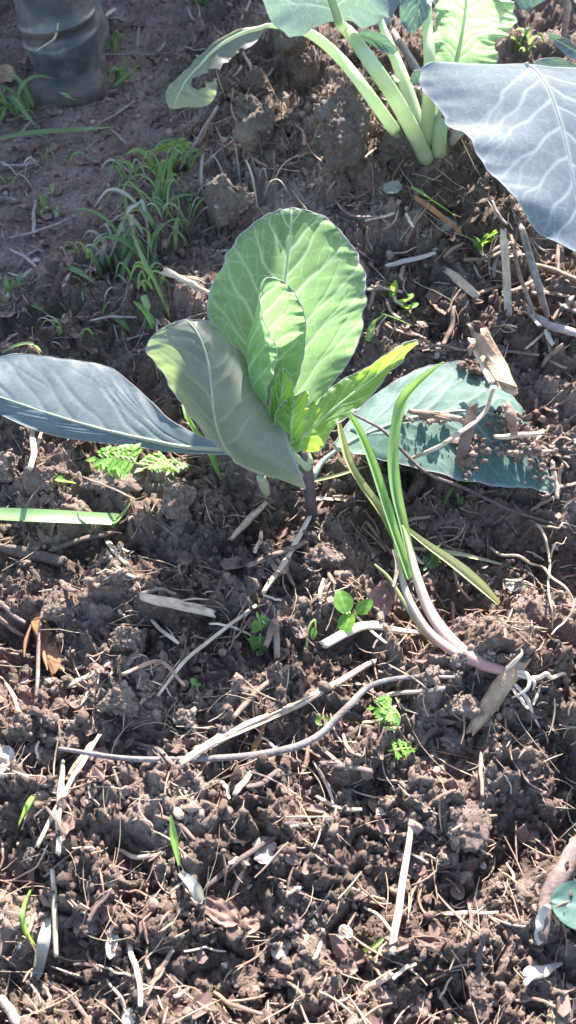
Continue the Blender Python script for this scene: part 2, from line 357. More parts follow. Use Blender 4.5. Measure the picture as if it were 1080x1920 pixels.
M['jacket'] = plain_mat('work_jacket', [(.3, (.06, .07, .06)), (.7, (.10, .11, .09))], rough=.9, scale=60, bump=.4, rnd=0)
M['skin'] = plain_mat('skin', [(.3, (.45, .28, .21)), (.7, (.55, .36, .28))], rough=.5, scale=40, bump=.1, rnd=0)
M['hair'] = plain_mat('dark_hair', [(.3, (.03, .02, .015)), (.7, (.07, .05, .035))], rough=.6, scale=120, bump=.8, rnd=0)

# ================================================================== GROUND
def axis(fine_lo, fine_hi, step, grow_hi, far):
    a = list(np.arange(fine_lo, fine_hi, step)); s = step
    while a[-1] < grow_hi: s = min(s * 1.012, .0045); a.append(a[-1] + s)
    while a[-1] < far: s *= 1.22; a.append(a[-1] + s)
    return a
ya = np.array(axis(.02, .70, .0017, 1.75, 120.0)); s = .0014; yb = [.02]
while yb[-1] > -40: s *= 1.2; yb.append(yb[-1] - s)
YS = np.concatenate([yb[:0:-1], ya])
xa = np.array(axis(0, .22, .0020, .85, 120.0)); XS = np.concatenate([-xa[:0:-1], xa])
GX, GY = np.meshgrid(XS, YS)
GZ = np.zeros_like(GX); nearm = (np.abs(GX) < 1.6) & (GY > -.4) & (GY < 2.6)
GZ[nearm] = H_all(GX[nearm], GY[nearm]); GZ[~nearm] = H_macro(GX[~nearm], GY[~nearm])
ground = link('ground', mesh_np('ground', np.stack([GX, GY, GZ], -1).reshape(-1, 3), grid_faces(len(YS), len(XS)), True, M['soil']),
              label='loose dark brown garden soil strewn with plant litter', kind='structure')

# ---- loose crumbs, uncountable
def ico(sub):
    bm = bmesh.new(); bmesh.ops.create_icosphere(bm, subdivisions=sub, radius=1.0)
    V = np.array([v.co[:] for v in bm.verts]); F = np.array([[v.index for v in f.verts] for f in bm.faces]); bm.free(); return V, F
def lumpy(V, seed, amp, lo=.75, cuts=9):
    g = np.random.default_rng(seed); V = V * g.uniform(lo, 1.25, 3)
    for i in range(cuts):                                  # broken facets
        d = g.normal(size=3); d /= np.linalg.norm(d); h = g.uniform(.45, .85); V = V - np.maximum(0, V @ d - h)[:, None] * d * .92
    for i in range(4):
        d = g.normal(size=3); d /= np.linalg.norm(d); V = V * (1 + amp * g.uniform(-.5, .9) * np.maximum(0, V @ d) ** 2)[:, None]
    return V + g.normal(0, amp * .17, V.shape)
def rand_rot(n, g):
    q = g.normal(size=(n, 4)); q /= np.linalg.norm(q, axis=1)[:, None]; a, b, c, d = q.T
    return np.stack([1 - 2 * (c * c + d * d), 2 * (b * c - a * d), 2 * (b * d + a * c), 2 * (b * c + a * d), 1 - 2 * (b * b + d * d), 2 * (c * d - a * b),
                     2 * (b * d - a * c), 2 * (c * d + a * b), 1 - 2 * (b * b + c * c)], -1).reshape(n, 3, 3)
def sample_ground(n, g, ymax=1.5, thin_path=.75, clump=1.0, where=None):
    out = []
    if where is not None:
        while len(out) < n:
            x = g.uniform(where[0], where[1], 4000); y = g.uniform(where[2], where[3], 4000); keep = vnoise(x * 30, y * 30, 91) > g.uniform(-.5, .4, 4000); out += list(zip(x[keep], y[keep]))
        return np.array(out[:n])
    while len(out) < n:
        y = g.uniform(.03, ymax, 4000); x = g.uniform(-.85, .85, 4000)
        keep = (np.abs(x) < .17 + .40 * y + .06) & (g.uniform(0, 1, 4000) < (.55 / (.45 + y)) ** 2)
        keep &= g.uniform(0, 1, 4000) > thin_path * path_mask(x, y)
        if clump: keep &= g.uniform(-.35, .55, 4000) < vnoise(x * 38, y * 38, 55) * clump + .1
        out += list(zip(x[keep], y[keep]))
    return np.array(out[:n])
def scatter(name, n, sub, size, seed, ymax, label, where=None):
    g = np.random.default_rng(seed); pts = sample_ground(n, g, ymax, where=where)
    bV, bF = ico(sub); protos = [lumpy(bV, seed + i, .55) for i in range(10)]
    sz = size[0] + (size[1] - size[0]) * g.uniform(0, 1, n) ** 3.4
    Rm = rand_rot(n, g); pr = g.integers(0, 10, n); P = np.stack(protos)[pr]
    V = np.einsum('nij,nkj->nki', Rm, P) * sz[:, None, None]
    z = H_all(pts[:, 0], pts[:, 1]) + sz * .35
    V += np.column_stack([pts, z])[:, None]
    F = (bF[None] + (np.arange(n) * len(bV))[:, None, None]).reshape(-1, 3)
    link(name, mesh_np(name, V.reshape(-1, 3), F, sub > 1, M['crumb']), label=label, kind='stuff')
scatter('soil_crumbs', 6200, 2, (.0010, .0046), 101, 1.3, 'small rounded crumbs of loose brown soil')
scatter('fine_soil_crumbs', 19000, 1, (.0005, .0019), 202, 1.1, 'finest grains of crumbled brown soil')

scatter('mound_crumbs', 1300, 2, (.0012, .0060), 203, 1.3, 'loose crumbs on the grey earth mound', (-.16, .42, .72, 1.30))
scatter('path_crumbs', 2600, 1, (.0008, .0042), 204, 1.3, 'grit and crumbs trodden over the shaded path', (-.65, -.08, .58, 1.5))
# ---- litter too fine to count: fibres, flakes
def fibres(name, n, mat, length, rad, seed, label, ymax=1.35, tilt=.35, where=None):
    g = np.random.default_rng(seed); pts = sample_ground(n, g, ymax, .35, .6, where); k = 6
    L = length[0] + (length[1] - length[0]) * g.uniform(0, 1, n) ** 2; a = g.uniform(0, 2 * np.pi, n); cv = g.normal(0, .38, n)
    s = np.linspace(-.5, .5, k)[None]; ang = a[:, None] + cv[:, None] * s * 2
    dx = np.cumsum(np.cos(ang), 1) * (L / k)[:, None]; dy = np.cumsum(np.sin(ang), 1) * (L / k)[:, None]
    X = pts[:, :1] + dx - dx.mean(1, keepdims=True); Y = pts[:, 1:] + dy - dy.mean(1, keepdims=True)
    hh = H_all(X, Y); Z = .15 * hh + .55 * hh.max(1, keepdims=True) + .30 * (hh[:, :1] * (.5 - s) + hh[:, -1:] * (.5 + s)) + g.uniform(0, .0025, (n, 1)) + g.normal(0, tilt, (n, 1)) * s * L[:, None] * .5
    r = g.uniform(rad[0], rad[1], n)[:, None] * (1 - .5 * np.abs(s) * 2)
    nx, ny = -np.sin(ang), np.cos(ang)
    V = np.zeros((n, k, 4, 3))
    for j, (c1, c2) in enumerate(((1, 0), (0, .8), (-1, 0), (0, -.8))):
        V[:, :, j, 0] = X + nx * r * c1; V[:, :, j, 1] = Y + ny * r * c1; V[:, :, j, 2] = Z + r * c2
    F = (grid_faces(k, 4, True)[None] + (np.arange(n) * k * 4)[:, None, None]).reshape(-1, 4)
    link(name, mesh_np(name, V.reshape(-1, 3), F, True, mat), label=label, kind='stuff')
fibres('pale_plant_fibres', 1300, M['straw'], (.010, .045), (.0002, .0008), 301, 'thin pale straw fibres mixed through the soil')
fibres('dark_plant_fibres', 2200, M['straw_brown'], (.008, .04), (.0002, .0011), 302, 'thin brown rotted fibres mixed through the soil')
fibres('root_hairs', 420, M['root'], (.02, .07), (.00012, .00028), 303, 'hair-thin roots straggling over the soil', tilt=.6)
def flakes(name, n, mat, size, seed, label, where=None):
    g = np.random.default_rng(seed); pts = sample_ground(n, g, 1.4, .2, .6, where)
    a = np.linspace(0, 2 * np.pi, 7, endpoint=False)
    rr = g.uniform(.6, 1.1, (n, 7)); sz = size[0] + (size[1] - size[0]) * g.uniform(0, 1, n) ** 2
    P = np.zeros((n, 14, 3)); P[:, :7, 0] = np.cos(a) * rr; P[:, :7, 1] = np.sin(a) * rr * g.uniform(.35, .9, (n, 1)); P[:, :7, 2] = g.normal(0, .18, (n, 7))
    P[:, 7:] = P[:, :7]; P[:, 7:, 2] -= .12
    tl = rand_rot(n, g); flat = g.uniform(0, 1, n) < .7
    az = g.uniform(0, 6.28, n); Rz = np.zeros((n, 3, 3)); Rz[:, 0, 0] = np.cos(az); Rz[:, 0, 1] = -np.sin(az); Rz[:, 1, 0] = np.sin(az); Rz[:, 1, 1] = np.cos(az); Rz[:, 2, 2] = 1
    tl[flat] = Rz[flat]
    V = np.einsum('nij,nkj->nki', tl, P) * sz[:, None, None] + np.column_stack([pts, H_all(pts[:, 0], pts[:, 1]) + sz * .3])[:, None]
    tri = [[0, i, i + 1] for i in range(1, 6)] + [[7, 7 + i + 1, 7 + i] for i in range(1, 6)] + [[i, 7 + (i + 1) % 7, (i + 1) % 7] for i in range(7)] + [[i, 7 + i, 7 + (i + 1) % 7] for i in range(7)]
    F = (np.array(tri)[None] + (np.arange(n) * 14)[:, None, None]).reshape(-1, 3)
    link(name, mesh_np(name, V.reshape(-1, 3), F, False, mat), label=label, kind='stuff')
flakes('dead_leaf_flakes', 1600, M['deadleaf'], (.0025, .009), 401, 'small flakes of rotted brown leaves in the soil')
flakes('pale_flakes', 700, M['deadleaf_pale'], (.0012, .0045), 402, 'tiny pale flakes of chaff and grit on the soil')

flakes('path_litter', 1100, M['deadleaf'], (.003, .010), 403, 'trodden flakes of dead leaves on the shaded path', (-.68, -.05, .58, 1.55))
fibres('path_fibres', 500, M['twig_grey'], (.012, .06), (.0003, .0011), 304, 'thin grey stalks trodden into the shaded path', where=(-.68, 0, .58, 1.55))
fibres('mound_roots', 420, M['root'], (.02, .09), (.0002, .0006), 305, 'fine roots straggling from the earth mound', tilt=.6, where=(-.16, .42, .70, 1.2))
# ================================================================== LEAVES
def leaf(parent, st, mode, mat, nu=120, nv=70, nvein=7, ruffle=.004, rfreq=9, seed=0, rib=(.0022, .0004), rib_mat='rib', vein_w=.0009,
         vein_gain=1.0, stem=None, hole=None, slope=.28, scallop=.012, pucker=.00045, margin=.00034, dent=.0007, name='leaf'):
    st = np.array(st, float); P = PY if mode == 'y' else PZ
    Lp = np.array([P(a[0], a[1], a[6] + a[7]) for a in st]); Mp = np.array([P(a[2], a[3], a[6]) for a in st]); Rp = np.array([P(a[4], a[5], a[6] + a[8]) for a in st])
    Lc, Mc, Rc = crom(Lp, nu), crom(Mp, nu), crom(Rp, nu); g = np.random.default_rng(seed)
    s = np.linspace(0, 1, nu); t = np.linspace(-1, 1, nv); S_, T_ = np.meshgrid(s, t, indexing='ij'); a = np.abs(T_)
    # uneven outline
    for E in (Lc, Rc):
        k = 1 + scallop * (.5 * np.sin(s * rfreq * 6.28 + g.uniform(0, 6)) + 1.9 * fbm(s * rfreq * 1.7 + g.uniform(0, 50), s * 0 + .3, seed + 7, 3)) * np.sin(np.clip(s, 0, 1) * np.pi) ** .4
        E[:] = Mc + (E - Mc) * k[:, None]
    tan = Rc - Lc; tan /= np.linalg.norm(tan, axis=1)[:, None] + 1e-9
    V = np.zeros((nu, nv, 3))
    for sgn, E in ((-1, Lc), (1, Rc)):
        m = (T_[0] * sgn) >= 0; q = np.abs(t[m])[None, :, None]; D = E - Mc; dl = np.linalg.norm(D, axis=1)[:, None]
        m0 = (sgn * tan * dl)[:, None]; m1 = D[:, None]
        V[:, m] = (2 * q ** 3 - 3 * q ** 2 + 1) * Mc[:, None] + (q ** 3 - 2 * q ** 2 + q) * m0 + (-2 * q ** 3 + 3 * q ** 2) * E[:, None] + (q ** 3 - q ** 2) * m1
    du = np.gradient(V, axis=0); dv = np.gradient(V, axis=1); N = np.cross(du, dv); N /= np.linalg.norm(N, axis=2)[..., None] + 1e-12
    Ls = np.linalg.norm(np.diff(Mc, axis=0), axis=1).sum(); W = (np.linalg.norm(Rc - Mc, axis=1) + np.linalg.norm(Lc - Mc, axis=1))[:, None] / 2
    X, Yv = S_ * Ls, T_ * W
    wob = .004 * vnoise(X * 45, Yv * 45, seed + 3)
    vein = np.zeros_like(X); ridge = np.zeros_like(X)
    for side in (-1, 1):
        on = T_ * side >= 0
        for i in range(nvein):
            s0 = .06 + .80 * (i + (.5 if side > 0 else .15) + g.uniform(-.15, .15)) / nvein; sl = slope * g.uniform(.8, 1.2) * (1.15 - .5 * s0)
            for br, (a0, k2) in enumerate(((0, 0), (.38 + g.uniform(-.1, .1), .16), (.6 + g.uniform(-.1, .1), -.14))):
                if br and g.uniform() < .25: continue
                path = s0 + sl * a ** .85 + np.where(a > a0, k2 * (a - a0), 0) + (wob / Ls)
                ww = vein_w * (1.15 - .75 * a) * (1 if br == 0 else .6)
                d = np.abs(S_ - path) * Ls * .85
                mk = np.exp(-(d / ww) ** 2) * on * (a >= a0) * (1 - .55 * a) * (1 if br == 0 else .7)
                vein = np.maximum(vein, mk); ridge = np.maximum(ridge, np.exp(-(d / (ww * 3.5)) ** 2) * on * (a >= a0) * (1 - .7 * a))
    vein = np.maximum(vein, np.exp(-(np.abs(Yv) / (vein_w * 2.1 * (1.1 - .8 * S_))) ** 2))
    ret = worley_edge(X * 75 + wob * 60, Yv * 75, seed + 11); vein = np.maximum(vein, .38 * np.exp(-(ret / .05) ** 2) * (1 - .3 * a))
    env = np.sin(np.clip(S_ * 1.02, 0, 1) * np.pi) ** .5
    V += N * ((-dent * ridge + pucker * vnoise(X * 70, Yv * 70, seed + 5) * (1 - ridge))[..., None] * env[..., None])
    ph = g.uniform(0, 6, 2)
    rf = 1.5 * vnoise(S_ * rfreq * 1.5 + ph[0], T_ * 1.3 + np.where(T_ < 0, 0, 7.5), seed + 8) + .7 * vnoise(S_ * rfreq * 3.4 + ph[1], T_ * 2 + np.where(T_ < 0, 0, 7.5), seed + 9)
    V += N * (ruffle * rf * a ** 4 * env)[..., None]
    A = np.zeros((nu, nv, 4)); A[..., 0] = np.clip(vein * vein_gain, 0, 1); A[..., 1] = sstep(.955, 1.0, np.maximum(a, 2 * np.abs(S_ - .5) * (S_ > .5))) * .55; A[..., 2] = T_ * .5 + .5; A[..., 3] = S_
    F = grid_faces(nu, nv); Vf = V.reshape(-1, 3)
    if hole is not None:
        cx, cy = pix(Vf[F].mean(1)); keep = np.ones(len(F), bool)
        for hx, hy, ax, ay in hole:
            keep &= ((cx - hx) / ax) ** 2 + ((cy - hy) / ay) ** 2 + .35 * vnoise(cx * .12, cy * .12, seed) > 1
        F = F[keep]
    o = part(name, Vf, F, mat, parent, attr=A.reshape(-1, 4))
    C = V[:, nv // 2] if nv % 2 else (V[:, nv // 2] + V[:, nv // 2 - 1]) / 2
    rp = C[::6]; rad = np.interp(np.linspace(0, 1, len(rp)), [0, 1], rib)
    if stem is not None:
        sp = np.array([P(*q[:3]) for q in stem]); rp = np.concatenate([sp, rp]); rad = np.concatenate([[q[3] for q in stem], rad])
    part('midrib', *tube(rp, rad, n=len(rp) * 4, seg=10), M[rib_mat], o)
    if hole is None:
        edge = np.concatenate([V[:, 0], V[-1, 1:-1], V[::-1, -1]])
        part('leaf_margin', *tube(edge[::2], margin, n=len(edge) // 2, seg=5), M['margin'], o)
    return o

# ---------------------------------------------------------------- young cabbage
cab = thing('cabbage_plant', PG(585, 975), 'young cabbage plant with one tall upright leaf and a curled grey-green leaf', 'cabbage')
# tall back leaf
leaf(cab, [(545, 800, 556, 800, 568, 800, .452, 0, 0), (470, 745, 545, 760, 620, 722, .465, -.008, -.006), (408, 665, 530, 690, 663, 660, .483, -.016, -.012),
           (391, 585, 527, 610, 684, 575, .503, -.02, -.016), (412, 502, 535, 520, 681, 508, .523, -.02, -.016), (450, 442, 543, 455, 650, 447, .540, -.014, -.010),
           (500, 403, 546, 408, 605, 405, .553, -.006, -.004), (538, 392, 547, 390, 558, 391, .560, 0, 0)], 'y', M['cab'], 190, 131, 7, .0022, 10, 3,
     rib=(.0015, .0004), vein_w=.0011, scallop=.017, stem=[(575, 870, .437, .006), (562, 830, .446, .005)])
# inner folded leaf
leaf(cab, [(505, 778, 512, 785, 530, 775, .448, -.002, 0), (500, 745, 477, 738, 548, 735, .455, -.016, .004), (516, 690, 467, 692, 565, 690, .462, -.022, .006),
           (513, 645, 467, 648, 573, 630, .470, -.018, .008), (492, 592, 480, 592, 571, 590, .478, -.010, .008), (489, 556, 487, 550, 556, 555, .485, -.005, .006),
           (491, 536, 492, 530, 535, 530, .490, 0, .003), (495, 524, 500, 521, 515, 522, .493, 0, 0)], 'y', M['cab'], 110, 71, 6, .002, 11, 5,
     rib=(.002, .0004), vein_w=.0008, stem=[(570, 868, .438, .004), (535, 820, .444, .003)])
# heart leaves
leaf(cab, [(522, 815, 530, 820, 540, 815, .440, 0, 0), (505, 775, 522, 780, 548, 770, .443, -.004, -.004), (508, 738, 528, 742, 550, 735, .447, -.005, -.005),
           (518, 705, 532, 710, 545, 708, .452, -.004, -.003), (526, 692, 530, 690, 535, 692, .456, 0, 0)], 'y', M['cab_young'], 60, 41, 5, .002, 10, 6, rib=(.0015, .0003), vein_w=.0005, stem=[(565, 868, .437, .003)])
leaf(cab, [(535, 845, 545, 850, 555, 845, .436, 0, 0), (515, 808, 545, 812, 572, 800, .436, -.004, -.006), (516, 775, 548, 780, 578, 765, .439, -.005, -.008),
           (535, 752, 555, 755, 579, 738, .443, -.003, -.006), (560, 740, 566, 736, 572, 734, .446, 0, 0)], 'y', M['cab_young'], 60, 41, 5, .0025, 11, 7, rib=(.0015, .0003), vein_w=.0005, stem=[(568, 868, .436, .003)])
# curled leaf showing its grey underside
leaf(cab, [(434, 858, 447, 868, 573, 918, .415, 0, -.014), (397, 826, 417, 828, 562, 882, .414, .010, -.008), (353, 776, 402, 778, 527, 802, .417, .016, .016),
           (318, 720, 396, 725, 495, 742, .425, .017, .028), (288, 678, 388, 672, 463, 681, .437, .016, .028), (275, 650, 374, 632, 431, 638, .448, .012, .020),
           (298, 620, 358, 608, 396, 605, .457, .006, .008), (325, 605, 345, 600, 365, 599, .462, 0, 0)], 'y', M['cab_under'], 150, 101, 6, .002, 6, 9,
     rib=(.0014, .0003), rib_mat='rib_grey', vein_w=.0009, vein_gain=.4, stem=[(570, 885, .436, .0035), (510, 890, .428, .0028)])
# leaf reaching to the side, lit through
leaf(cab, [(537, 818, 543, 830, 552, 842, .434, 0, -.002), (555, 790, 575, 812, 598, 846, .440, .004, -.008), (590, 752, 612, 778, 628, 800, .452, .006, -.010),
           (640, 714, 660, 738, 677, 762, .468, .006, -.008), (692, 686, 706, 705, 722, 710, .482, .004, -.004), (745, 650, 752, 662, 758, 672, .494, 0, 0), (778, 637, 783, 638, 784, 642, .502, 0, 0)],
     'y', M['cab_young'], 120, 61, 6, .003, 8, 11, rib=(.0009, .0003), vein_w=.0006, stem=[(578, 878, .434, .0035), (550, 850, .434, .002)])
# outer leaf lying out over the soil, waxy blue
leaf(cab, [(425, 838, 430, 845, 425, 852, .056, 0, 0), (330, 795, 345, 838, 320, 847, .052, .006, -.004), (282, 752, 265, 822, 230, 834, .050, .010, -.006),
           (215, 694, 180, 802, 130, 822, .050, .012, -.008), (130, 672, 90, 775, 50, 800, .050, .012, -.010), (40, 664, 10, 748, -20, 765, .048, .010, -.008),
           (-40, 680, -60, 725, -75, 735, .058, 0, -.004), (-105, 705, -110, 712, -110, 716, .050, 0, 0)], 'z', M['cab_blue'], 150, 91, 8, .003, 5, 13,
     rib=(.002, .0005), rib_mat='rib_grey', vein_w=.0009, vein_gain=.5, slope=.3, stem=[(575, 890, .045, .006), (500, 868, .052, .005)])
# outer leaf pressed on the soil with litter on it
leaf(cab, [(625, 835, 635, 842, 645, 850, .040, 0, 0), (665, 778, 690, 812, 700, 858, .040, 0, -.006), (730, 722, 770, 785, 770, 875, .038, .004, -.012),
           (805, 688, 850, 772, 850, 895, .036, .004, -.016), (880, 684, 915, 775, 920, 908, .034, .004, -.018), (945, 722, 965, 795, 985, 915, .030, .002, -.014),
           (985, 785, 1005, 845, 1030, 925, .024, 0, -.008), (1015, 850, 1030, 890, 1040, 915, .018, 0, 0)], 'z', M['cab_flat'], 140, 91, 7, .003, 6, 15,
     rib=(.0016, .0005), vein_w=.001, vein_gain=.6, rib_mat='stalk_dull', stem=[(585, 895, .035, .0035), (605, 865, .038, .002)])
part('stem', *tube([PG(586, 985, -.01), PY(584, 950, .437), PY(580, 915, .438), PY(572, 872, .438), PY(562, 845, .440)], [.0055, .005, .005, .006, .005], 24, 12, rough=.1, seed=4), M['stem_dark'], cab)
part('leaf_stub', *tube([PY(500, 925, .428), PY(494, 908, .424), PY(489, 894, .421)], [.003, .004, .0035], 10, 10, rough=.05, seed=5), M['rib_grey'], cab)

def spill(name, spots, n, size, seed, label):
    g = np.random.default_rng(seed); bV, bF = ico(2); pr = np.stack([lumpy(bV, seed + i, .55) for i in range(8)]); C = []
    for _ in range(n):
        a, b_, z, sx, sy = spots[g.integers(0, len(spots))]; C.append(PZ(a + g.normal(0, sx), b_ + g.normal(0, sy), z + abs(g.normal(0, .0025))))
    sz = size[0] + (size[1] - size[0]) * g.uniform(0, 1, n) ** 3
    V = np.einsum('nij,nkj->nki', rand_rot(n, g), pr[g.integers(0, 8, n)]) * sz[:, None, None] + np.array(C)[:, None]
    F = (bF[None] + (np.arange(n) * len(bV))[:, None, None]).reshape(-1, 3)
    link(name, mesh_np(name, V.reshape(-1, 3), F, True, M['crumb']), label=label, kind='stuff')
spill('soil_on_leaf', [(815, 786, .041, 26, 6), (950, 792, .034, 22, 14), (965, 845, .030, 34, 12), (895, 690, .038, 24, 7), (1015, 850, .026, 16, 34), (885, 845, .028, 10, 22)], 430, (.0007, .0042), 505, 'soil crumbs spilled over the flat cabbage leaf')
# ---------------------------------------------------------------- big brassica behind
kb = PG(802, 292)
kale = thing('brassica_plant', kb, 'large blue-leaved brassica plant with thick pale green stalks on an earth mound', 'brassica plant')
yb_ = float(kb[1])
# broad dusty leaf drooping forward
leaf(kale, [(930, 121, 985, 119, 1040, 126, .872, 0, 0), (800, 121, 1005, 132, 1200, 140, .862, -.012, -.015), (793, 165, 1028, 165, 1260, 180, .835, -.012, -.015),
            (835, 224, 1047, 215, 1280, 240, .802, -.010, -.014), (876, 258, 1062, 270, 1270, 300, .770, -.009, -.012), (915, 318, 1074, 330, 1240, 360, .737, -.007, -.010),
            (962, 362, 1084, 390, 1205, 420, .707, -.006, -.008), (1005, 432, 1092, 440, 1165, 455, .682, 0, 0), (1075, 470, 1095, 476, 1115, 475, .664, 0, 0)], 'y', M['kale_big'],
     190, 141, 7, .0022, 6, 21, rib=(.0007, .0004), rib_mat='rib_pale', vein_w=.0013, slope=.34, scallop=.018, vein_gain=.7, dent=.0002, pucker=.0003, stem=[(812, 300, .90, .0068), (845, 262, .885, .0066), (872, 232, .88, .0064), (930, 160, .878, .005)])
# leaf atop the thick stalk; unseen upper part lengthened to shade the cabbage
leaf(kale, [(628, 38, 636, 44, 646, 38, .885, 0, 0), (585, 58, 630, 22, 692, 46, .872, -.01, .005), (548, 73, 622, 0, 726, 40, .865, -.02, .01), (512, 40, 612, -30, 728, 8, .86, -.01, .01),
            (482, -10, 600, -70, 715, -40, .86, 0, .01), (485, -70, 588, -130, 685, -110, .865, 0, 0), (520, -250, 600, -290, 695, -270, .872, 0, 0), (528, -450, 598, -480, 678, -470, .885, 0, 0), (540, -660, 600, -670, 665, -665, .90, 0, 0), (560, -800, 605, -810, 645, -805, .91, 0, 0), (595, -860, 606, -865, 615, -862, .915, 0, 0)], 'y', M['kale_big'],
     170, 101, 8, .012, 5, 23, rib=(.004, .0008), vein_w=.0014, scallop=.03,
     stem=[(800, 300, yb_ - .005, .0085), (772, 242, yb_ - .012, .008), (735, 175, yb_ - .02, .0075), (690, 110, yb_ - .03, .007), (655, 62, .888, .006)])
# drooping eaten leaf
leaf(kale, [(500, 52, 505, 48, 500, 45, .93, 0, 0), (470, 90, 452, 64, 445, 56, .915, -.012, .004), (436, 104, 410, 88, 393, 88, .905, -.012, .004), (418, 125, 380, 118, 352, 126, .895, -.015, 0),
            (405, 152, 352, 148, 325, 152, .888, -.016, 0), (405, 178, 338, 172, 312, 170, .882, -.014, 0), (390, 196, 328, 192, 311, 188, .878, -.01, 0), (345, 202, 326, 204, 317, 202, .876, 0, 0)], 'y', M['cab_under'],
     120, 81, 6, .003, 4, 25, rib=(.0022, .0005), vein_w=.0008, vein_gain=.4, scallop=.02, hole=[(372, 156, 14, 12), (388, 146, 14, 10), (402, 138, 14, 10), (455, 96, 8, 6)],
     stem=[(745, 252, yb_ - .005, .0065), (690, 175, yb_ - .01, .006), (640, 112, .91, .0055), (590, 68, .915, .005), (545, 52, .925, .0035)])
# ruffled pale leaf
leaf(kale, [(835, 150, 848, 150, 860, 150, .93, 0, 0), (805, 108, 856, 112, 930, 118, .945, -.01, -.01), (798, 75, 864, 75, 930, 85, .955, -.01, -.015), (815, 42, 870, 40, 957, 58, .96, -.005, -.02),
            (822, 8, 874, 5, 963, 22, .965, 0, -.02), (830, -30, 876, -30, 945, -15, .97, 0, -.01), (862, -62, 876, -65, 890, -60, .975, 0, 0)], 'y', M['kale_green'],
     120, 91, 7, .013, 7, 27, rib=(.003, .0006), vein_w=.0012, scallop=.06, stem=[(822, 290, yb_, .008), (826, 240, yb_ + .003, .0075), (838, 190, .925, .006)])
# upright stalk with an oval leaf
leaf(kale, [(800, -48, 803, -50, 806, -48, .915, 0, 0), (768, -25, 795, -20, 812, -10, .90, 0, 0), (750, 5, 785, 5, 808, 10, .89, 0, -.01), (752, 40, 776, 38, 800, 36, .885, 0, -.01), (766, 62, 772, 63, 778, 60, .88, 0, 0)], 'y', M['cab_blue'],
     60, 51, 5, .003, 4, 29, rib=(.003, .0005), vein_w=.0007, stem=[(801, 285, yb_ + .01, .0075), (803, 200, yb_ + .012, .007), (806, 120, yb_ + .012, .006), (800, 30, .925, .0055)])
# small leaflets on the stalks
leaf(kale, [(668, 62, 670, 66, 672, 70, .885, 0, 0), (690, 58, 695, 72, 700, 86, .878, -.003, -.003), (722, 70, 722, 84, 720, 98, .874, -.004, -.004), (746, 92, 743, 97, 736, 102, .872, 0, 0)], 'y', M['cab_blue'],
     40, 31, 3, .0015, 3, 31, rib=(.0016, .0004), vein_w=.0005, vein_gain=.4)
leaf(kale, [(683, 98, 685, 97, 687, 98, .895, 0, 0), (676, 110, 684, 112, 692, 112, .892, 0, 0), (682, 126, 686, 127, 690, 126, .89, 0, 0)], 'y', M['kale_green'], 24, 17, 3, .001, 3, 32, rib=(.001, .0003), vein_w=.0004)
leaf(kale, [(733, 142, 735, 143, 736, 145, .90, 0, 0), (738, 140, 741, 147, 742, 153, .897, 0, 0), (748, 148, 749, 150, 749, 154, .895, 0, 0)], 'y', M['kale_green'], 24, 17, 3, .001, 3, 33, rib=(.001, .0003), vein_w=.0004)
leaf(kale, [(800, 135, 800, 138, 800, 142, .90, 0, 0), (778, 132, 782, 146, 790, 158, .895, 0, 0), (768, 150, 772, 156, 778, 160, .89, 0, 0)], 'y', M['cab_blue'], 24, 21, 3, .001, 3, 34, rib=(.001, .0003), vein_w=.0004)

# added leaves behind the stalks, out of view, placed to shade the mound
def world_leaf(parent, base, tip, width, arch, mat, seed, **kw):
    base, tip = np.array(base), np.array(tip); st = []
    side = np.cross(tip - base, [0, 0, 1.0]); side /= np.linalg.norm(side)
    for s_, w_ in ((0, .06), (.15, .45), (.35, .85), (.55, 1), (.75, .9), (.9, .55), (1, .08)):
        m_ = base + (tip - base) * (.35 + .65 * s_) + np.array([0, 0, arch * math.sin(3.14 * (.2 + .8 * s_))]); l_, r_ = m_ - side * width * w_ / 2 + [0, 0, .02 * w_], m_ + side * width * w_ / 2 + [0, 0, .02 * w_]
        a, b_, c = pix(l_), pix(m_), pix(r_); st.append((a[0], a[1], b_[0], b_[1], c[0], c[1], m_[1], l_[1] - m_[1], r_[1] - m_[1]))
    q = base + (tip - base) * .18; q[2] += arch * .4; f = [pix(base), pix(q)]
    leaf(parent, st, 'y', mat, 90, 71, 7, .008, 5, seed, rib=(.004, .0006), vein_w=.0014, scallop=.03, stem=[(f[0][0], f[0][1], base[1], .008), (f[1][0], f[1][1], q[1], .007)], **kw)
K0 = np.array(kb) + [0, .01, 0]
world_leaf(kale, K0, (.02, 1.24, .20), .21, .05, M['kale_big'], 61)
world_leaf(kale, K0 + [.01, .02, 0], (.20, 1.36, .18), .20, .06, M['kale_big'], 62)
# neighbouring brassica at the edge
k2 = thing('brassica_plant', PG(1120, 170), 'small blue-green brassica seedling beyond the big drooping blue leaf', 'brassica plant')
leaf(k2, [(1105, 135, 1110, 140, 1112, 148, 1.10, 0, 0), (1085, 92, 1090, 105, 1092, 116, 1.10, 0, 0), (1050, 68, 1060, 85, 1062, 105, 1.10, 0, -.01), (1026, 62, 1030, 68, 1034, 75, 1.10, 0, 0)], 'y', M['cab_blue'], 50, 41, 4, .002, 3, 41, rib=(.002, .0005), vein_w=.0007,
     stem=[(1120, 175, 1.09, .004), (1115, 155, 1.095, .003)])
leaf(k2, [(1110, 140, 1112, 145, 1112, 150, 1.08, 0, 0), (1060, 112, 1062, 126, 1065, 140, 1.05, 0, -.01), (1020, 110, 1025, 122, 1030, 136, 1.03, 0, -.01), (1000, 118, 1002, 124, 1005, 130, 1.02, 0, 0)], 'y', M['cab_blue'], 50, 41, 4, .002, 3, 42, rib=(.002, .0005), vein_w=.0007,
     stem=[(1120, 175, 1.09, .004), (1116, 158, 1.09, .003)])
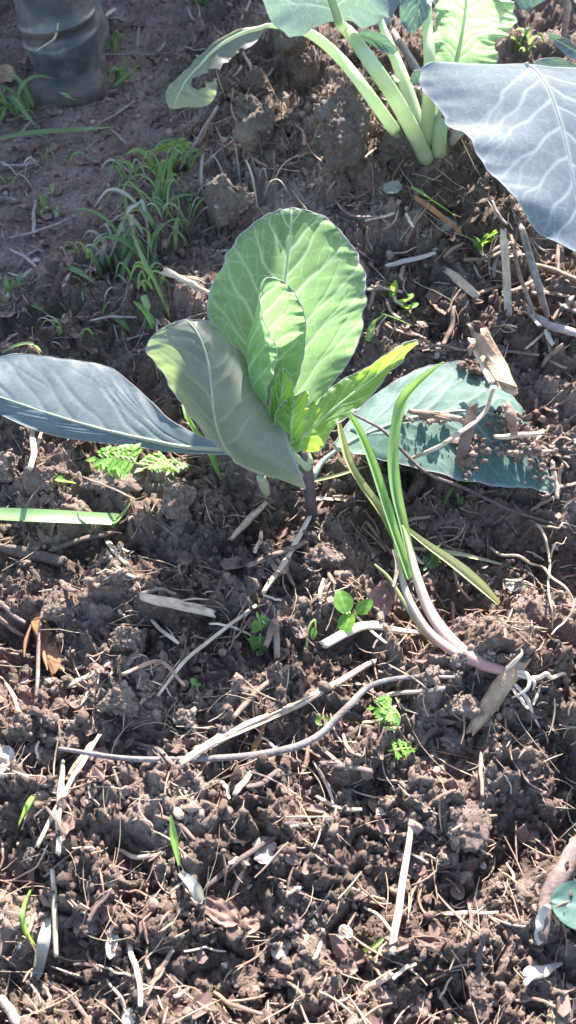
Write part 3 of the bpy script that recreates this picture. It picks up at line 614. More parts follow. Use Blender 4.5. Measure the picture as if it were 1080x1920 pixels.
leaf(k2, [(1040, -30, 1045, -28, 1050, -25, 1.16, 0, 0), (985, -30, 1000, -15, 1015, 5, 1.15, 0, 0), (965, -10, 975, 5, 990, 20, 1.14, 0, 0), (975, 16, 985, 19, 995, 22, 1.135, 0, 0)], 'y', M['cab_blue'], 50, 41, 4, .002, 3, 43, rib=(.002, .0005), vein_w=.0007,
     stem=[(1120, 175, 1.10, .004), (1110, 60, 1.13, .0035), (1075, -10, 1.15, .003)])

# ================================================================== UPROOTED ONION-LIKE PLANT
on = thing('onion_plant', PG(940, 1262), 'uprooted onion-like plant with pinkish stalk and long limp green blades', 'onion plant')
def gp(pts):                       # (px, py, height above soil)
    return [PG(a, b, h) for a, b, h in pts]
def zp(pts):                       # (px, py, absolute height)
    out = []
    for a, b, h in pts:
        v = PZ(a, b, h); out.append(v if float(H_look(v[0], v[1])) + .007 < h else PG(a, b, .008))
    return out
def obl(pts, wid, mat, name='blade', seed=0, **kw):
    V, F, A = ribbon(pts, wid, n=kw.pop('n', 40), seed=seed, nv=7, **kw); return part(name, V, F, M[mat], on, attr=A)
part('stalk', *tube(zp([(946, 1258, .012), (900, 1242, .012), (850, 1205, .013), (808, 1150, .015), (782, 1085, .020), (765, 1020, .026), (755, 985, .030)]), [.0036, .0046, .0048, .0043, .0036, .0026, .0010], 44, 12, rough=.04, seed=2), M['onion_pale'], on)
part('stalk', *tube(zp([(905, 1248, .010), (850, 1222, .010), (800, 1178, .011), (765, 1120, .013), (748, 1055, .018), (737, 1000, .024)]), [.003, .0038, .0036, .003, .0022, .0008], 40, 10, rough=.04, seed=3), M['onion_pale'], on)
part('stalk', *tube(zp([(845, 1222, .008), (795, 1185, .009), (752, 1120, .012), (728, 1082, .016), (702, 1058, .02)]), [.002, .0024, .0019, .0014, .0008], 30, 8, seed=4), M['onion_old'], on)
obl(zp([(772, 1060, .022), (757, 990, .030), (742, 925, .042), (736, 860, .055), (742, 800, .068), (756, 752, .078), (785, 718, .086), (832, 678, .092)]), .0092, 'onion', fold=.7, prof=[.6, .75, .9, 1, .95, .9, 1, .95, .7, .1], seed=1)
obl(zp([(768, 1085, .020), (750, 1030, .026), (735, 985, .032), (716, 925, .040), (698, 870, .047), (676, 815, .052), (655, 778, .055)]), .0075, 'onion', fold=.8, prof=[.7, .8, .9, 1, 1, .9, .5], seed=2)
obl(zp([(745, 1010, .024), (730, 960, .030), (712, 905, .036), (700, 850, .040)]), .006, 'onion', fold=.8, prof=[.8, 1, .9, .3], seed=3)
obl(zp([(742, 1015, .022), (718, 965, .026), (680, 912, .032), (655, 868, .04), (642, 825, .047), (634, 788, .052)]), .0075, 'onion_old', fold=.6, prof=[.7, 1, 1, .8, .9, .7, .4], seed=4)
obl(zp([(762, 992, .028), (800, 1022, .027), (850, 1058, .024), (895, 1095, .019), (935, 1132, .012)]), .0078, 'onion_old', fold=.5, prof=[.5, .7, 1, 1.25, 1.1, .5], seed=5)
obl(zp([(738, 1100, .016), (745, 1060, .022), (738, 1030, .026)]), .0035, 'straw', name='dry_sheath', fold=.3, prof=[.6, 1, .8], seed=6, n=16)
for k, pts in enumerate([[(948, 1258, .012), (985, 1262, .016), (990, 1290, .012), (962, 1308, .006)], [(950, 1260, .01), (998, 1275, .012), (1000, 1295, .006)],
                         [(945, 1262, .008), (985, 1305, .006), (1000, 1340, .004), (1018, 1375, .002)], [(948, 1255, .012), (972, 1235, .014), (978, 1215, .01)]]):
    part('root', *tube(gp(pts), [.0012, .0015, .0012, .0004], 20, 7, rough=.05, seed=k, wob=.0003), M['root_white'], on)

# ================================================================== STICKS, STRAWS, CHIPS seen one by one
def stick(name, pts, wpx, mat, label, cat, flat=.75, off=.0, rough=.18, seed=0, split=0, group=None, taper=None, lift=None, wob=.0003):
    h = [off + .0025] * len(pts) if lift is None else lift
    P3 = np.array([PG(a, b, q) for (a, b), q in zip(pts, h)])
    # a stiff piece bridges the hollows: a straight course resting on the highest points under it
    if lift is None:
        cx = np.linspace(0, 1, 24); dense = crom(P3, 24); hh = H_look(dense[:, 0], dense[:, 1]) + h[0]; A2 = np.stack([cx, np.ones(24)], 1)
        k0, k1 = np.linalg.lstsq(A2, hh, rcond=None)[0]; up = np.quantile(hh - (k0 * cx + k1), .8); ax = np.linspace(0, 1, len(P3))
        zz = (k0 * ax + k1 + up); bendy = .45 if len(pts) > 4 else .12
        P3 = np.array([PZ(a, b, q) for (a, b), q in zip(pts, zz * (1 - bendy) + bendy * (P3[:, 2] + .003))])
    sc = np.mean([(p - ORG) @ FWD for p in P3]) * TANV / 960; r = wpx * sc / 2
    P3[:, 2] += r * .6
    rad = [r * k for k in (taper or [.75, 1, 1, .95, .8])]
    n = 14 + 5 * len(pts)
    items = [tube(P3, rad, n, 9, flat, rough, seed, twist=.6, wob=wob, jag=.9 if wpx > 7 else .3)]
    g = np.random.default_rng(seed)
    for k in range(split):                 # frayed splinters along the straw
        i = g.uniform(.0, .6); q = crom(P3, 30); a = q[int(i * 29)]; b = q[min(29, int((i + .4) * 29))]; o = g.normal(0, r * 1.1, 3); o[2] = abs(o[2]) * .5
        items.append(tube([a + o * .4, (a + b) / 2 + o, b + o * 1.3], [r * .12, r * .26, r * .06], 10, 5, .7, .1, seed + k))
    V, F = merge(items); return solo(name, V, F, M[mat], label, cat, group, smooth=mat not in ('wood', 'orange', 'white', 'deadleaf'))
LM = [('the cabbage stem', 585, 980), ('the broad grass blade', 110, 985), ('the thick dark twig below the grass blade', 60, 1060), ('the orange bark strip', 90, 1200), ('the rounded lump under the arched straw', 230, 1310),
      ('the feathery seedling in the open soil', 490, 1190), ('the pale round-leaved sprout', 650, 1140), ('the onion stalk', 830, 1180), ('the looping bare root', 1010, 1110), ('the onion root tuft', 990, 1290), ('the curled seedling', 725, 1345),
      ('the bright split straw', 540, 1310), ('the bend of the long dark twig', 600, 1390), ('the start of the long dark twig', 160, 1420), ('the crossing pale straws', 110, 1520), ('the toothed green leaf', 330, 1580), ('the pale curled dead leaf', 495, 1600),
      ('the straight thick straw', 750, 1660), ('the large crumbly lump', 880, 1560), ('the dark branch piece', 1035, 1680), ('the white flat wood chip', 1015, 1825), ('the grey dried leaf strip', 80, 1790), ('the white papery scrap', 212, 1768), ('the tan straw stub', 260, 1860),
      ('the rolled pinkish dead leaf', 470, 1740), ('the thin green shoot', 700, 1770), ('the stubby pinkish straw', 705, 1850), ('the tan wide flat straw', 330, 1135), ('the wood chip on the onion stalk', 925, 1320), ('the reddish brown straw', 520, 1045),
      ('the clean white straw', 768, 488), ('the standing split straw', 948, 510), ('the slanting grey-brown twig', 1005, 520), ('the upright cupped dead leaf', 820, 578), ('the thick broken wood chip', 925, 690), ('the thick stick by the white splinter', 1045, 618), ('the pointed yellow-green seedling', 745, 560), ('the drooping blue leaf tip', 1060, 480), ('the curved brown dry blade', 775, 425), ('the little weed below the blue leaf', 908, 450),
      ('the boot', 105, 150), ('the long green blade by the boot', 110, 248), ('the silvery dried grass leaf', 225, 440), ('the cut green blade on the path', 82, 584), ('the thin twig on the open path', 75, 430), ('the far bluish grass tuft', 390, 15), ('the eaten drooping leaf', 360, 170), ('the small grass tuft by the boot', 235, 150), ('the grass tuft under the grey twig', 300, 395),
      ('the thick pale stalks', 740, 240), ('the big fibrous mound clod', 640, 290), ('the dark mound clod', 470, 270), ('the broken sunlit mound lump', 480, 170), ('the thick brown stick', 765, 110), ('the flat leaf tip', 1035, 900), ('the dying blade in the hollow', 880, 1045), ('the litter on the flat leaf', 970, 800)]
def near(px, py):
    return min(LM, key=lambda l: (l[1] - px) ** 2 + (l[2] - py) ** 2)[0]
# foreground straw
stick('straw', [(342, 1432), (400, 1395), (440, 1372), (560, 1322), (640, 1278), (700, 1240)], 15, 'straw_pale', 'bright split straw lying just above the long dark twig', 'straw', split=5, seed=1, off=.004)
stick('twig', [(112, 1404), (230, 1424), (380, 1424), (510, 1412), (590, 1385), (645, 1335), (690, 1290), (760, 1272), (850, 1272)], 13, 'twig_grey', 'long bent dark twig sweeping across the open soil', 'twig', seed=2, off=.005, taper=[.5, .8, 1, 1.05, 1, .8, .5])
stick('straw', [(296, 1302), (360, 1228), (420, 1182), (478, 1138)], 9, 'straw_pale', 'thin pale straw slanting down from the feathery seedling', 'straw', seed=3, split=1, off=.004)
stick('straw', [(270, 1124), (330, 1136), (398, 1152)], 21, 'straw', 'short wide flattened tan straw above the thin slanting straw', 'straw', flat=.45, split=4, seed=4)
stick('straw', [(612, 1208), (682, 1176), (735, 1182), (802, 1190)], 18, 'straw_pale', 'pale kinked flat straw below the onion stalk', 'straw', flat=.4, seed=5, taper=[.9, 1, .95, .6, .35], off=.003)
stick('wood_chip', [(884, 1372), (925, 1312), (970, 1248)], 36, 'wood', 'squared brown wood chip lying against the onion stalk base', 'wood chip', flat=.6, rough=.10, seed=6, taper=[.55, .95, 1, 1, .9], off=.004)
stick('twig', [(82, 1132), (74, 1210), (70, 1305)], 9, 'twig', 'thin upright dark twig leaning over the orange bark strip', 'twig', seed=7, off=.006)
stick('bark_strip', [(68, 1150), (84, 1200), (108, 1258)], 34, 'orange', 'orange-brown bark strip behind a thin dark twig', 'bark', flat=.35, split=3, seed=8)
stick('straw', [(772, 1538), (760, 1620), (748, 1700), (734, 1786)], 15, 'straw_pale', 'straight thick pale straw lying on bare crumbs', 'straw', seed=9, taper=[.8, .9, 1, 1, .85], off=.003)
stick('straw', [(100, 1632), (103, 1710), (106, 1792)], 11, 'straw_pale', 'pale yellow straw beside the grey dried leaf strip', 'straw', seed=10, off=.002)
stick('straw', [(186, 1382), (150, 1440), (108, 1512), (72, 1586)], 9, 'straw_pale', 'long pale straw crossing over a yellowish one', 'straw', seed=11, split=2, off=.004)
stick('straw', [(118, 1430), (112, 1510), (110, 1600)], 10, 'straw', 'yellowish straw under the crossing pale straw', 'straw', seed=12, split=1)
stick('straw', [(176, 1390), (150, 1425), (126, 1462)], 10, 'straw', 'short tan straw near the end of the dark twig', 'straw', seed=13)
stick('straw', [(244, 1772), (258, 1830), (266, 1885)], 11, 'straw', 'tan straw stub below the white chip', 'straw', seed=14)
stick('twig', [(2, 1872), (18, 1898), (42, 1935)], 18, 'twig_grey', 'thick grey twig end poking out of crumbs', 'twig', seed=15)
stick('branch_piece', [(1014, 1755), (1022, 1690), (1050, 1640), (1080, 1585)], 36, 'twig', 'dark rotten branch piece beside a round blue-green leaf', 'branch', seed=16, flat=.6, rough=.14, taper=[.6, .8, 1, 1, .9])
stick('wood_chip', [(1010, 1760), (1012, 1738), (1020, 1708)], 24, 'white', 'bleached white splinter on the dark branch piece', 'wood chip', flat=.4, seed=17, off=.012, rough=.2)
stick('wood_chip', [(985, 1832), (1015, 1822), (1052, 1808)], 24, 'white', 'white flat wood chip below the dark branch piece', 'wood chip', flat=.4, seed=18, taper=[.9, 1, .9, .5, .2])
stick('straw', [(684, 1858), (708, 1842), (732, 1826)], 14, 'straw', 'short stubby pinkish straw below the thin green shoot', 'straw', seed=19, flat=.5)
stick('twig', [(388, 1664), (450, 1612), (522, 1568)], 11, 'twig', 'dark slender twig pointing at the pale curled leaf', 'twig', seed=20, off=.003)
stick('straw', [(432, 1690), (448, 1650), (466, 1610)], 9, 'straw', 'yellow straw below the pale curled leaf', 'straw', seed=21)
stick('straw', [(466, 1062), (520, 1040), (572, 1018)], 13, 'straw_brown', 'reddish brown straw below the cabbage stem', 'straw', seed=22, split=2, flat=.5)
stick('straw', [(494, 1112), (535, 1052), (580, 972)], 11, 'straw', 'tan straw leaning up towards the cabbage stem', 'straw', seed=23, off=.005)
stick('straw', [(432, 1012), (465, 978), (498, 944)], 12, 'straw', 'frayed tan straw under the curled grey leaf', 'straw', seed=24, split=2)
stick('twig', [(0, 1030), (55, 1042), (118, 1056)], 20, 'twig', 'thick dark twig below the broad grass blade', 'twig', seed=25, rough=.25)
stick('twig', [(100, 1032), (160, 1012), (220, 998)], 13, 'twig', 'dark twig joining the thick one below the broad grass blade', 'twig', seed=26)
stick('straw', [(198, 1012), (215, 1034), (238, 1058)], 11, 'straw_pale', 'short pale stub beside the dark twigs', 'straw', seed=27, split=1)
stick('straw', [(203, 1036), (222, 1066), (252, 1084)], 7, 'straw_pale', 'thin curved pale fibre beside the dark twigs', 'straw', seed=28)
stick('twig', [(0, 1130), (20, 1148), (45, 1168)], 9, 'twig', 'thin dark twig at the rim of the hollow below the grass blade', 'twig', seed=29)
stick('twig', [(60, 810), (64, 850), (58, 880)], 12, 'straw', 'short upright tan stub beneath the outer blue leaf', 'stub', seed=30, off=.006)
stick('straw', [(78, 815), (70, 842), (58, 872)], 8, 'straw_pale', 'pale straw beneath the outer blue leaf', 'straw', seed=31)
stick('twig', [(155, 895), (200, 912), (255, 938)], 4, 'straw_brown', 'very thin reddish twig pointing at the grass blade tip', 'twig', seed=32, off=.008)
stick('straw', [(440, 1490), (455, 1470), (470, 1450)], 12, 'straw_pale', 'short pale straw stub below the long dark twig', 'straw', seed=33)
stick('straw', [(232, 1265), (300, 1242), (345, 1285)], 8, 'straw_brown', 'arched brown straw over the big soil lump', 'straw', seed=34, off=.012)
stick('straw', [(128, 1290), (170, 1268), (212, 1242)], 11, 'straw', 'orange-tan straw beside the upright dark twig', 'straw', seed=35, split=2)
stick('twig', [(440, 1345), (480, 1300), (540, 1250)], 10, 'straw_brown', 'brown twig crossing beneath the bright split straw', 'twig', seed=36)
stick('straw', [(470, 1420), (485, 1385), (495, 1355)], 12, 'orange', 'orange stub wedged under the bright split straw', 'straw', seed=37)
stick('straw', [(700, 1310), (745, 1302), (830, 1290)], 9, 'straw', 'thin tan straw beside the curled seedling', 'straw', seed=38, split=1)
stick('straw', [(500, 1210), (516, 1170), (520, 1230)], 16, 'deadleaf', 'dark strip of rotted stem beside the feathery seedling', 'stem', seed=39, flat=.4)
# beside and on the flat cabbage leaf
stick('twig', [(665, 776), (722, 812), (790, 880), (868, 918), (960, 958), (1062, 992)], 8, 'twig', 'long thin brown twig lying across the flat litter-covered leaf', 'twig', seed=40, lift=[.050, .046, .034, .024, .016, .008], wob=.0008)
stick('straw', [(758, 868), (840, 828), (905, 778), (924, 732)], 9, 'straw', 'curved tan straw arching over the flat litter-covered leaf', 'straw', seed=41, lift=[.030, .042, .048, .050])
stick('wood_chip', [(905, 650), (925, 690), (945, 732)], 48, 'wood', 'thick broken tan wood chip at the rim of the flat leaf', 'wood chip', seed=42, lift=[.040, .042, .044], flat=.5, rough=.12, split=3, taper=[.85, 1, 1, .95, .8])
stick('wood_chip', [(884, 642), (905, 684), (920, 720)], 16, 'straw', 'thin splinter leaning on the thick broken wood chip', 'wood chip', seed=43, lift=[.048, .048, .048], flat=.5)
stick('bark_strip', [(885, 770), (872, 830), (855, 900)], 24, 'deadleaf', 'dark rotted strip lying down across the flat leaf', 'bark', seed=44, lift=[.046, .034, .012], flat=.3)
stick('straw', [(770, 775), (815, 782), (862, 790)], 16, 'straw_brown', 'brown fibrous straw in the litter on the flat leaf', 'straw', seed=45, lift=[.046, .046, .044], split=4)
stick('straw', [(930, 822), (975, 818), (1010, 815)], 14, 'straw', 'tan straw over the tip half of the flat leaf', 'straw', seed=46, lift=[.04, .036, .03], split=2)
stick('straw', [(940, 850), (985, 852), (1030, 850)], 11, 'straw_brown', 'brown straw below the tan one on the flat leaf', 'straw', seed=47, lift=[.032, .03, .026], split=2)
stick('bark_strip', [(950, 768), (958, 790), (962, 815)], 22, 'straw_brown', 'stubby reddish bark piece standing on the flat leaf', 'bark', seed=48, lift=[.045, .042, .036])
stick('straw', [(1035, 870), (1040, 905), (1044, 935)], 10, 'straw', 'tan straw hanging at the tip of the flat leaf', 'straw', seed=49, lift=[.022, .016, .01])
# right middle: standing bundle and twigs
stick('straw', [(942, 440), (948, 510), (952, 592)], 16, 'straw', 'standing clump of split orange straw', 'straw', seed=50, lift=[.075, .045, .004], split=7)
stick('straw', [(958, 445), (975, 520), (1020, 640)], 8, 'straw_brown', 'brown straw leaning out from the standing split straw', 'straw', seed=51, lift=[.06, .04, .004])
stick('twig', [(978, 432), (1000, 510), (1025, 596)], 15, 'twig_grey', 'stiff slanting grey-brown twig beside the standing split straw', 'twig', seed=52, lift=[.055, .035, .004])
stick('straw', [(726, 500), (768, 490), (812, 478)], 9, 'white', 'clean white straw beyond the tall cabbage leaf', 'straw', seed=53, off=.008)
stick('straw', [(840, 514), (866, 536), (892, 560)], 18, 'straw', 'broad pale straw stub near the standing split straw', 'straw', seed=54, flat=.6, off=.003)
stick('straw', [(998, 498), (1040, 512), (1085, 530)], 12, 'straw_brown', 'brown stalk lying beneath the drooping blue leaf tip', 'straw', seed=55, off=.004)
stick('straw', [(312, 514), (352, 532), (398, 556)], 14, 'straw_pale', 'pale broken stem with frayed head beside the tall leaf', 'stem', seed=56, lift=[.028, .022, .012], split=5, taper=[1.3, .8, .75, .7, .7])
stick('straw', [(800, 392), (775, 425), (758, 465)], 14, 'straw_brown', 'curved brown dry blade below the mound', 'straw', seed=57, lift=[.03, .025, .004], flat=.3)
stick('straw', [(780, 372), (820, 402), (862, 436)], 10, 'orange', 'thin orange straw crossing the curved brown blade', 'straw', seed=58, lift=[.028, .022, .012])
stick('twig', [(738, 66), (765, 110), (792, 155)], 17, 'twig_grey', 'thick brown stick leaning behind the pale stalks', 'stick', seed=59, off=.02)
stick('twig', [(1062, -10), (1060, 40), (1055, 80)], 16, 'twig_grey', 'thick purplish woody stem beside the brassica seedling', 'stem', seed=60, lift=[.08, .04, .0])
stick('twig', [(340, 318), (372, 262), (408, 205)], 10, 'twig_grey', 'long grey twig rising against the mound', 'twig', seed=61, lift=[.004, .02, .035])
stick('straw', [(330, 312), (362, 288), (385, 250), (402, 212)], 9, 'orange', 'orange dry blade beside the long grey twig', 'straw', seed=62, lift=[.004, .012, .02, .03], flat=.3)
stick('twig', [(180, 238), (215, 218), (252, 192)], 6, 'twig_grey', 'thin straight twig on the path below the boot', 'twig', seed=63, off=.004)
stick('twig', [(200, 40), (195, 36), (214, 20)], 8, 'straw_pale', 'small pale forked twig beside the boot', 'twig', seed=64, off=.01)
stick('twig', [(20, 448), (80, 432), (130, 412)], 6, 'twig_grey', 'thin grey twig lying on the shaded path', 'twig', seed=65, off=.003)
stick('twig', [(4, 310), (40, 312), (72, 304)], 6, 'twig_grey', 'short grey twig on the path below the grass', 'twig', seed=66, off=.003)
stick('straw', [(885, 640), (898, 655), (905, 668)], 10, 'straw_brown', 'brown stub above the thick broken wood chip', 'straw', seed=67, off=.004)
stick('twig', [(1005, 600), (1040, 618), (1085, 632)], 18, 'twig_grey', 'thick grey-brown stick beside the small white splinter', 'stick', seed=68, off=.003)
stick('wood_chip', [(1022, 622), (1028, 634), (1034, 646)], 10, 'white', 'small white splinter beside a thick stick', 'wood chip', seed=69, off=.006)
stick('straw', [(900, 660), (960, 662), (1010, 668)], 7, 'straw_brown', 'thin brown straw beyond the thick broken wood chip', 'straw', seed=70, off=.004)
# root strings at the right
def rootstring(pts, wpx, label, seed, h):
    stick('root_string', pts, wpx, 'root', label, 'root', seed=seed, lift=h, flat=1, rough=.08, taper=[1, .9, .8, .6, .4], wob=.0012)
rootstring([(1008, 986), (1022, 1010), (1032, 1060), (1030, 1120), (1032, 1182)], 6, 'bare tan root hanging down over the dark clod', 71, [.02, .03, .026, .02, .006])
rootstring([(920, 1028), (965, 1045), (1010, 1062), (1050, 1095), (1072, 1130), (1055, 1170), (1035, 1192)], 6, 'looping bare tan root curving around the dark clod', 72, [.012, .018, .02, .022, .02, .016, .006])
rootstring([(1008, 986), (1045, 985), (1085, 990)], 5, 'straight tan root meeting the hanging root', 73, [.02, .018, .01])
rootstring([(1030, 1050), (1040, 1025), (1062, 1012)], 4, 'short forked rootlet on the hanging root', 74, [.026, .024, .016])
rootstring([(1000, 1275), (1035, 1268), (1085, 1262)], 9, 'dull fibrous root beside the onion roots', 75, [.006, .008, .004])

# ================================================================== DEAD LEAVES
def dead_leaf(px, py, lpx, wpx, ang, mat, label, seed, off=.004, curl=.25, group=None, tilt=0.0, name='dead_leaf'):
    c = PG(px, py, off); sc = ((c - ORG) @ FWD) * TANV / 960; Lh, Wh = lpx * sc / 2, wpx * sc / 2; g = np.random.default_rng(seed)
    s = np.linspace(-1, 1, 18); t = np.linspace(-1, 1, 11); S_, T_ = np.meshgrid(s, t, indexing='ij')
    wd = np.sqrt(np.clip(1 - np.abs(S_) ** 2.4, 0, 1)) * (1 + .22 * fbm(S_ * 3 + seed, T_ * 2, seed, 3))
    X, Yv = S_ * Lh * (1 + .06 * vnoise(S_ * 4, T_ * 4, seed)), T_ * Wh * wd
    Z = curl * Lh * (S_ ** 2 * g.uniform(-.6, .9) + T_ ** 2 * g.uniform(.2, 1.0) * .7) + .18 * Lh * fbm(S_ * 1.6 + seed, T_ * 1.6, seed + 2, 3) - .06 * Lh * np.exp(-(T_ / .12) ** 2)
    a = R(ang); V = np.stack([X, Yv * np.cos(tilt) - Z * np.sin(tilt), Z * np.cos(tilt) + Yv * np.sin(tilt)], -1).reshape(-1, 3)
    V = np.stack([V[:, 0] * np.cos(a) - V[:, 1] * np.sin(a), V[:, 0] * np.sin(a) + V[:, 1] * np.cos(a), V[:, 2]], -1) + c
    hh = H_look(V[:, 0], V[:, 1]); V[:, 2] += max(0, float((hh - V[:, 2]).max()) * .35)
    F = grid_faces(18, 11); Vb = V.copy(); Vb[:, 2] -= .0004
    return solo(name, V, F, M[mat], label, 'dead leaf', group)
dead_leaf(710, 1125, 80, 55, 62, 'deadleaf', 'tan ribbed dead leaf standing behind the onion stalks', 1, .012, tilt=.8)
dead_leaf(497, 1596, 52, 44, 100, 'deadleaf_pale', 'pale cream curled dead leaf at the tip of the dark slender twig', 2, .004)
dead_leaf(820, 578, 40, 36, 120, 'deadleaf', 'upright cupped brown dead leaf beyond the reaching cabbage leaf', 3, .012, tilt=.7)
dead_leaf(440, 1062, 56, 30, 10, 'deadleaf', 'flat reddish dead leaf left of the reddish brown straw', 4, .004)
dead_leaf(18, 592, 44, 36, 30, 'deadleaf', 'reddish dead leaf on the shaded path rim', 5, .004)
dead_leaf(468, 1738, 40, 30, 20, 'deadleaf', 'rolled pinkish dead leaf on the foreground crumbs', 6, .003)
dead_leaf(415, 1712, 80, 40, 150, 'deadleaf', 'dark crumpled dead leaf above the rolled pinkish one', 7, .003)
dead_leaf(78, 1800, 110, 24, 75, 'grass_grey_dead', 'grey dried leaf strip beside the yellow straw', 8, .004) if False else None
dead_leaf(212, 1768, 60, 22, 92, 'white', 'bright white papery leaf scrap above the tan stub', 9, .005, name='leaf_scrap')
dead_leaf(648, 1747, 30, 20, 150, 'white', 'small white papery scrap left of the thin green shoot', 10, .004, name='leaf_scrap')
dead_leaf(525, 1782, 36, 26, 20, 'deadleaf_pale', 'pale papery scrap below the rolled pinkish leaf', 11, .003, name='leaf_scrap')
dead_leaf(245, 1908, 34, 26, 40, 'white', 'white papery scrap half buried below the tan stub', 12, .003, name='leaf_scrap')
dead_leaf(8, 1432, 60, 40, 80, 'white', 'large bleached papery scrap near the dark twig end', 13, .004, name='leaf_scrap')
dead_leaf(790, 1762, 90, 26, 170, 'deadleaf', 'long dark rotted leaf lying beyond the straight thick straw', 14, .003)
dead_leaf(858, 1672, 30, 26, 80, 'deadleaf', 'small reddish dead leaf on the big foreground lump', 15, .006)
dead_leaf(1045, 1905, 60, 40, 60, 'wood', 'tan dead leaf below the white flat wood chip', 16, .004)
dead_leaf(965, 1100, 40, 22, 170, 'grass_grey', 'greyish leaf scrap beyond the pale onion blade tip', 17, .006, name='leaf_scrap')
dead_leaf(735, 353, 40, 26, 20, 'grass_grey', 'grey papery leaf curled at the foot of the mound', 18, .012, tilt=.4)
dead_leaf(68, 488, 16, 14, 20, 'white', 'tiny white scrap on the shaded path', 19, .004, name='leaf_scrap')
dead_leaf(170, 508, 22, 20, 20, 'deadleaf_pale', 'small pinkish pebble-like scrap on the path rim', 20, .006, name='leaf_scrap')
dead_leaf(8, 142, 46, 36, 60, 'wood', 'sunlit tan dead leaf beside the boot', 21, .012, tilt=.5)
dead_leaf(930, 655, 40, 30, 160, 'deadleaf', 'curled brown dead leaf right behind the thick broken wood chip', 22, .014)

# ================================================================== SOIL CLODS
CV, CF = ico(5)
from mathutils import noise as mn
def clod_mesh(seed):
    V = lumpy(CV, seed, .0, .8, 14); o = Vector((seed * 3.7, seed * 1.3, 0)); out = np.empty_like(V)
    for i, v in enumerate(V):
        p = Vector(v); u = p.normalized()
        k = .22 * mn.noise(p * 1.7 + o) - .11 * mn.noise(p * 2.7 + o, noise_basis='VORONOI_F1') - .085 * mn.noise(p * 6 + o, noise_basis='VORONOI_F1') - .05 * mn.noise(p * 13 + o, noise_basis='VORONOI_F1') + .03 * mn.noise(p * 30 + o)
        out[i] = p + u * k
    return mesh_np('soil_clod', out, CF, True, M['clod'])
CM = [clod_mesh(60 + i) for i in range(5)]
CMG = []
for me in CM[:2]:
    m2 = me.copy(); m2.materials.clear(); m2.materials.append(M['mound']); CMG.append(m2)
def clod(px, py, wpx, hk, label, i, group=None, sink=.25, grey=False, asp=1.0):
    c = PG(px, py); sc = ((c - ORG) @ FWD) * TANV / 960; r = wpx * sc / 2 / 1.15
    o = link('soil_clod', (CMG[i % 2] if grey else CM[i % 5]), None, label, 'soil clod', group)
    o.location = (c[0], c[1], float(H_look(c[0], c[1])) + r * hk * (1 - sink) * .7); o.scale = (r * asp, r, r * hk); o.rotation_euler = (0, 0, i * 1.3)
    return o
clod(335, 950, 112, .9, 'rounded crumbly soil clod below the feathery seedling', 0)
clod(215, 912, 130, .7, 'broad crumbly soil clod beneath the feathery frond', 1, asp=1.3)
clod(100, 905, 80, .8, 'small crumbly soil clod between a reddish clod and the broad one', 5)
clod(18, 892, 92, .8, 'smooth reddish soil clod under the outer blue leaf', 2)
clod(430, 415, 115, 1.3, 'tall sunlit clod behind the tall cabbage leaf', 3, grey=True)
clod(748, 300, 115, 1.2, 'rough sunlit clod at the foot of the thick stalks', 4, grey=True)
clod(640, 285, 160, 1.15, 'big fibrous shaded clod on the mound', 5, grey=True)
clod(475, 265, 140, 1.0, 'dark shaded clod at the side of the mound', 0, grey=True)
clod(985, 1165, 110, .8, 'dark lumpy clod inside the looping bare root', 6)
clod(225, 1325, 90, .9, 'rounded lump above the long dark twig beneath the arched straw', 1)
clod(250, 1215, 100, .8, 'crumbly lump beside the arched brown straw', 2)
clod(880, 1560, 110, .5, 'large crumbly lump near the dark branch piece', 3)
clod(120, 1150, 80, .8, 'crumbly lump near the orange bark strip', 4)
clod(560, 1420, 70, .7, 'crumbly lump just beneath the bend of the dark twig', 5)
clod(600, 1050, 80, .6, 'dark lump below the cabbage stem foot', 6)
clod(900, 1880, 110, .8, 'rounded lump left of the tan dead leaf', 0)
clod(870, 1330, 70, .7, 'dark lump between the wood chip and the curled seedling', 1)
clod(55, 1370, 90, .7, 'crumbly lump above the bleached papery scrap', 2)
clod(545, 90, 90, .8, 'sunlit lump beneath the leaf of the thickest stalk', 3, grey=True)
clod(480, 170, 80, .8, 'sunlit broken lump beneath the eaten drooping leaf', 4, grey=True)
g = np.random.default_rng(77)
def free_px(n, box, g):
    return [(g.uniform(box[0], box[2]), g.uniform(box[1], box[3])) for _ in range(n)]
for k, (a, b) in enumerate(free_px(46, (20, 1000, 1060, 1900), g)):
    clod(a, b, g.uniform(22, 62), g.uniform(.6, .9), 'small loose soil lump near ' + near(a, b), k, 'small loose soil lumps on the foreground bed', .35)
for k, (a, b) in enumerate(free_px(26, (690, 380, 1075, 680), g)):
    clod(a, b, g.uniform(14, 36), g.uniform(.6, .9), 'little soil lump in the litter near ' + near(a, b), k, 'small soil lumps below the drooping leaf', .35)
for k, (a, b) in enumerate(free_px(24, (400, 110, 780, 360), g)):
    clod(a, b, g.uniform(16, 44), g.uniform(.6, .9), 'grey soil lump on the mound near ' + near(a, b), k, 'soil lumps on the mound slope', .35, True)

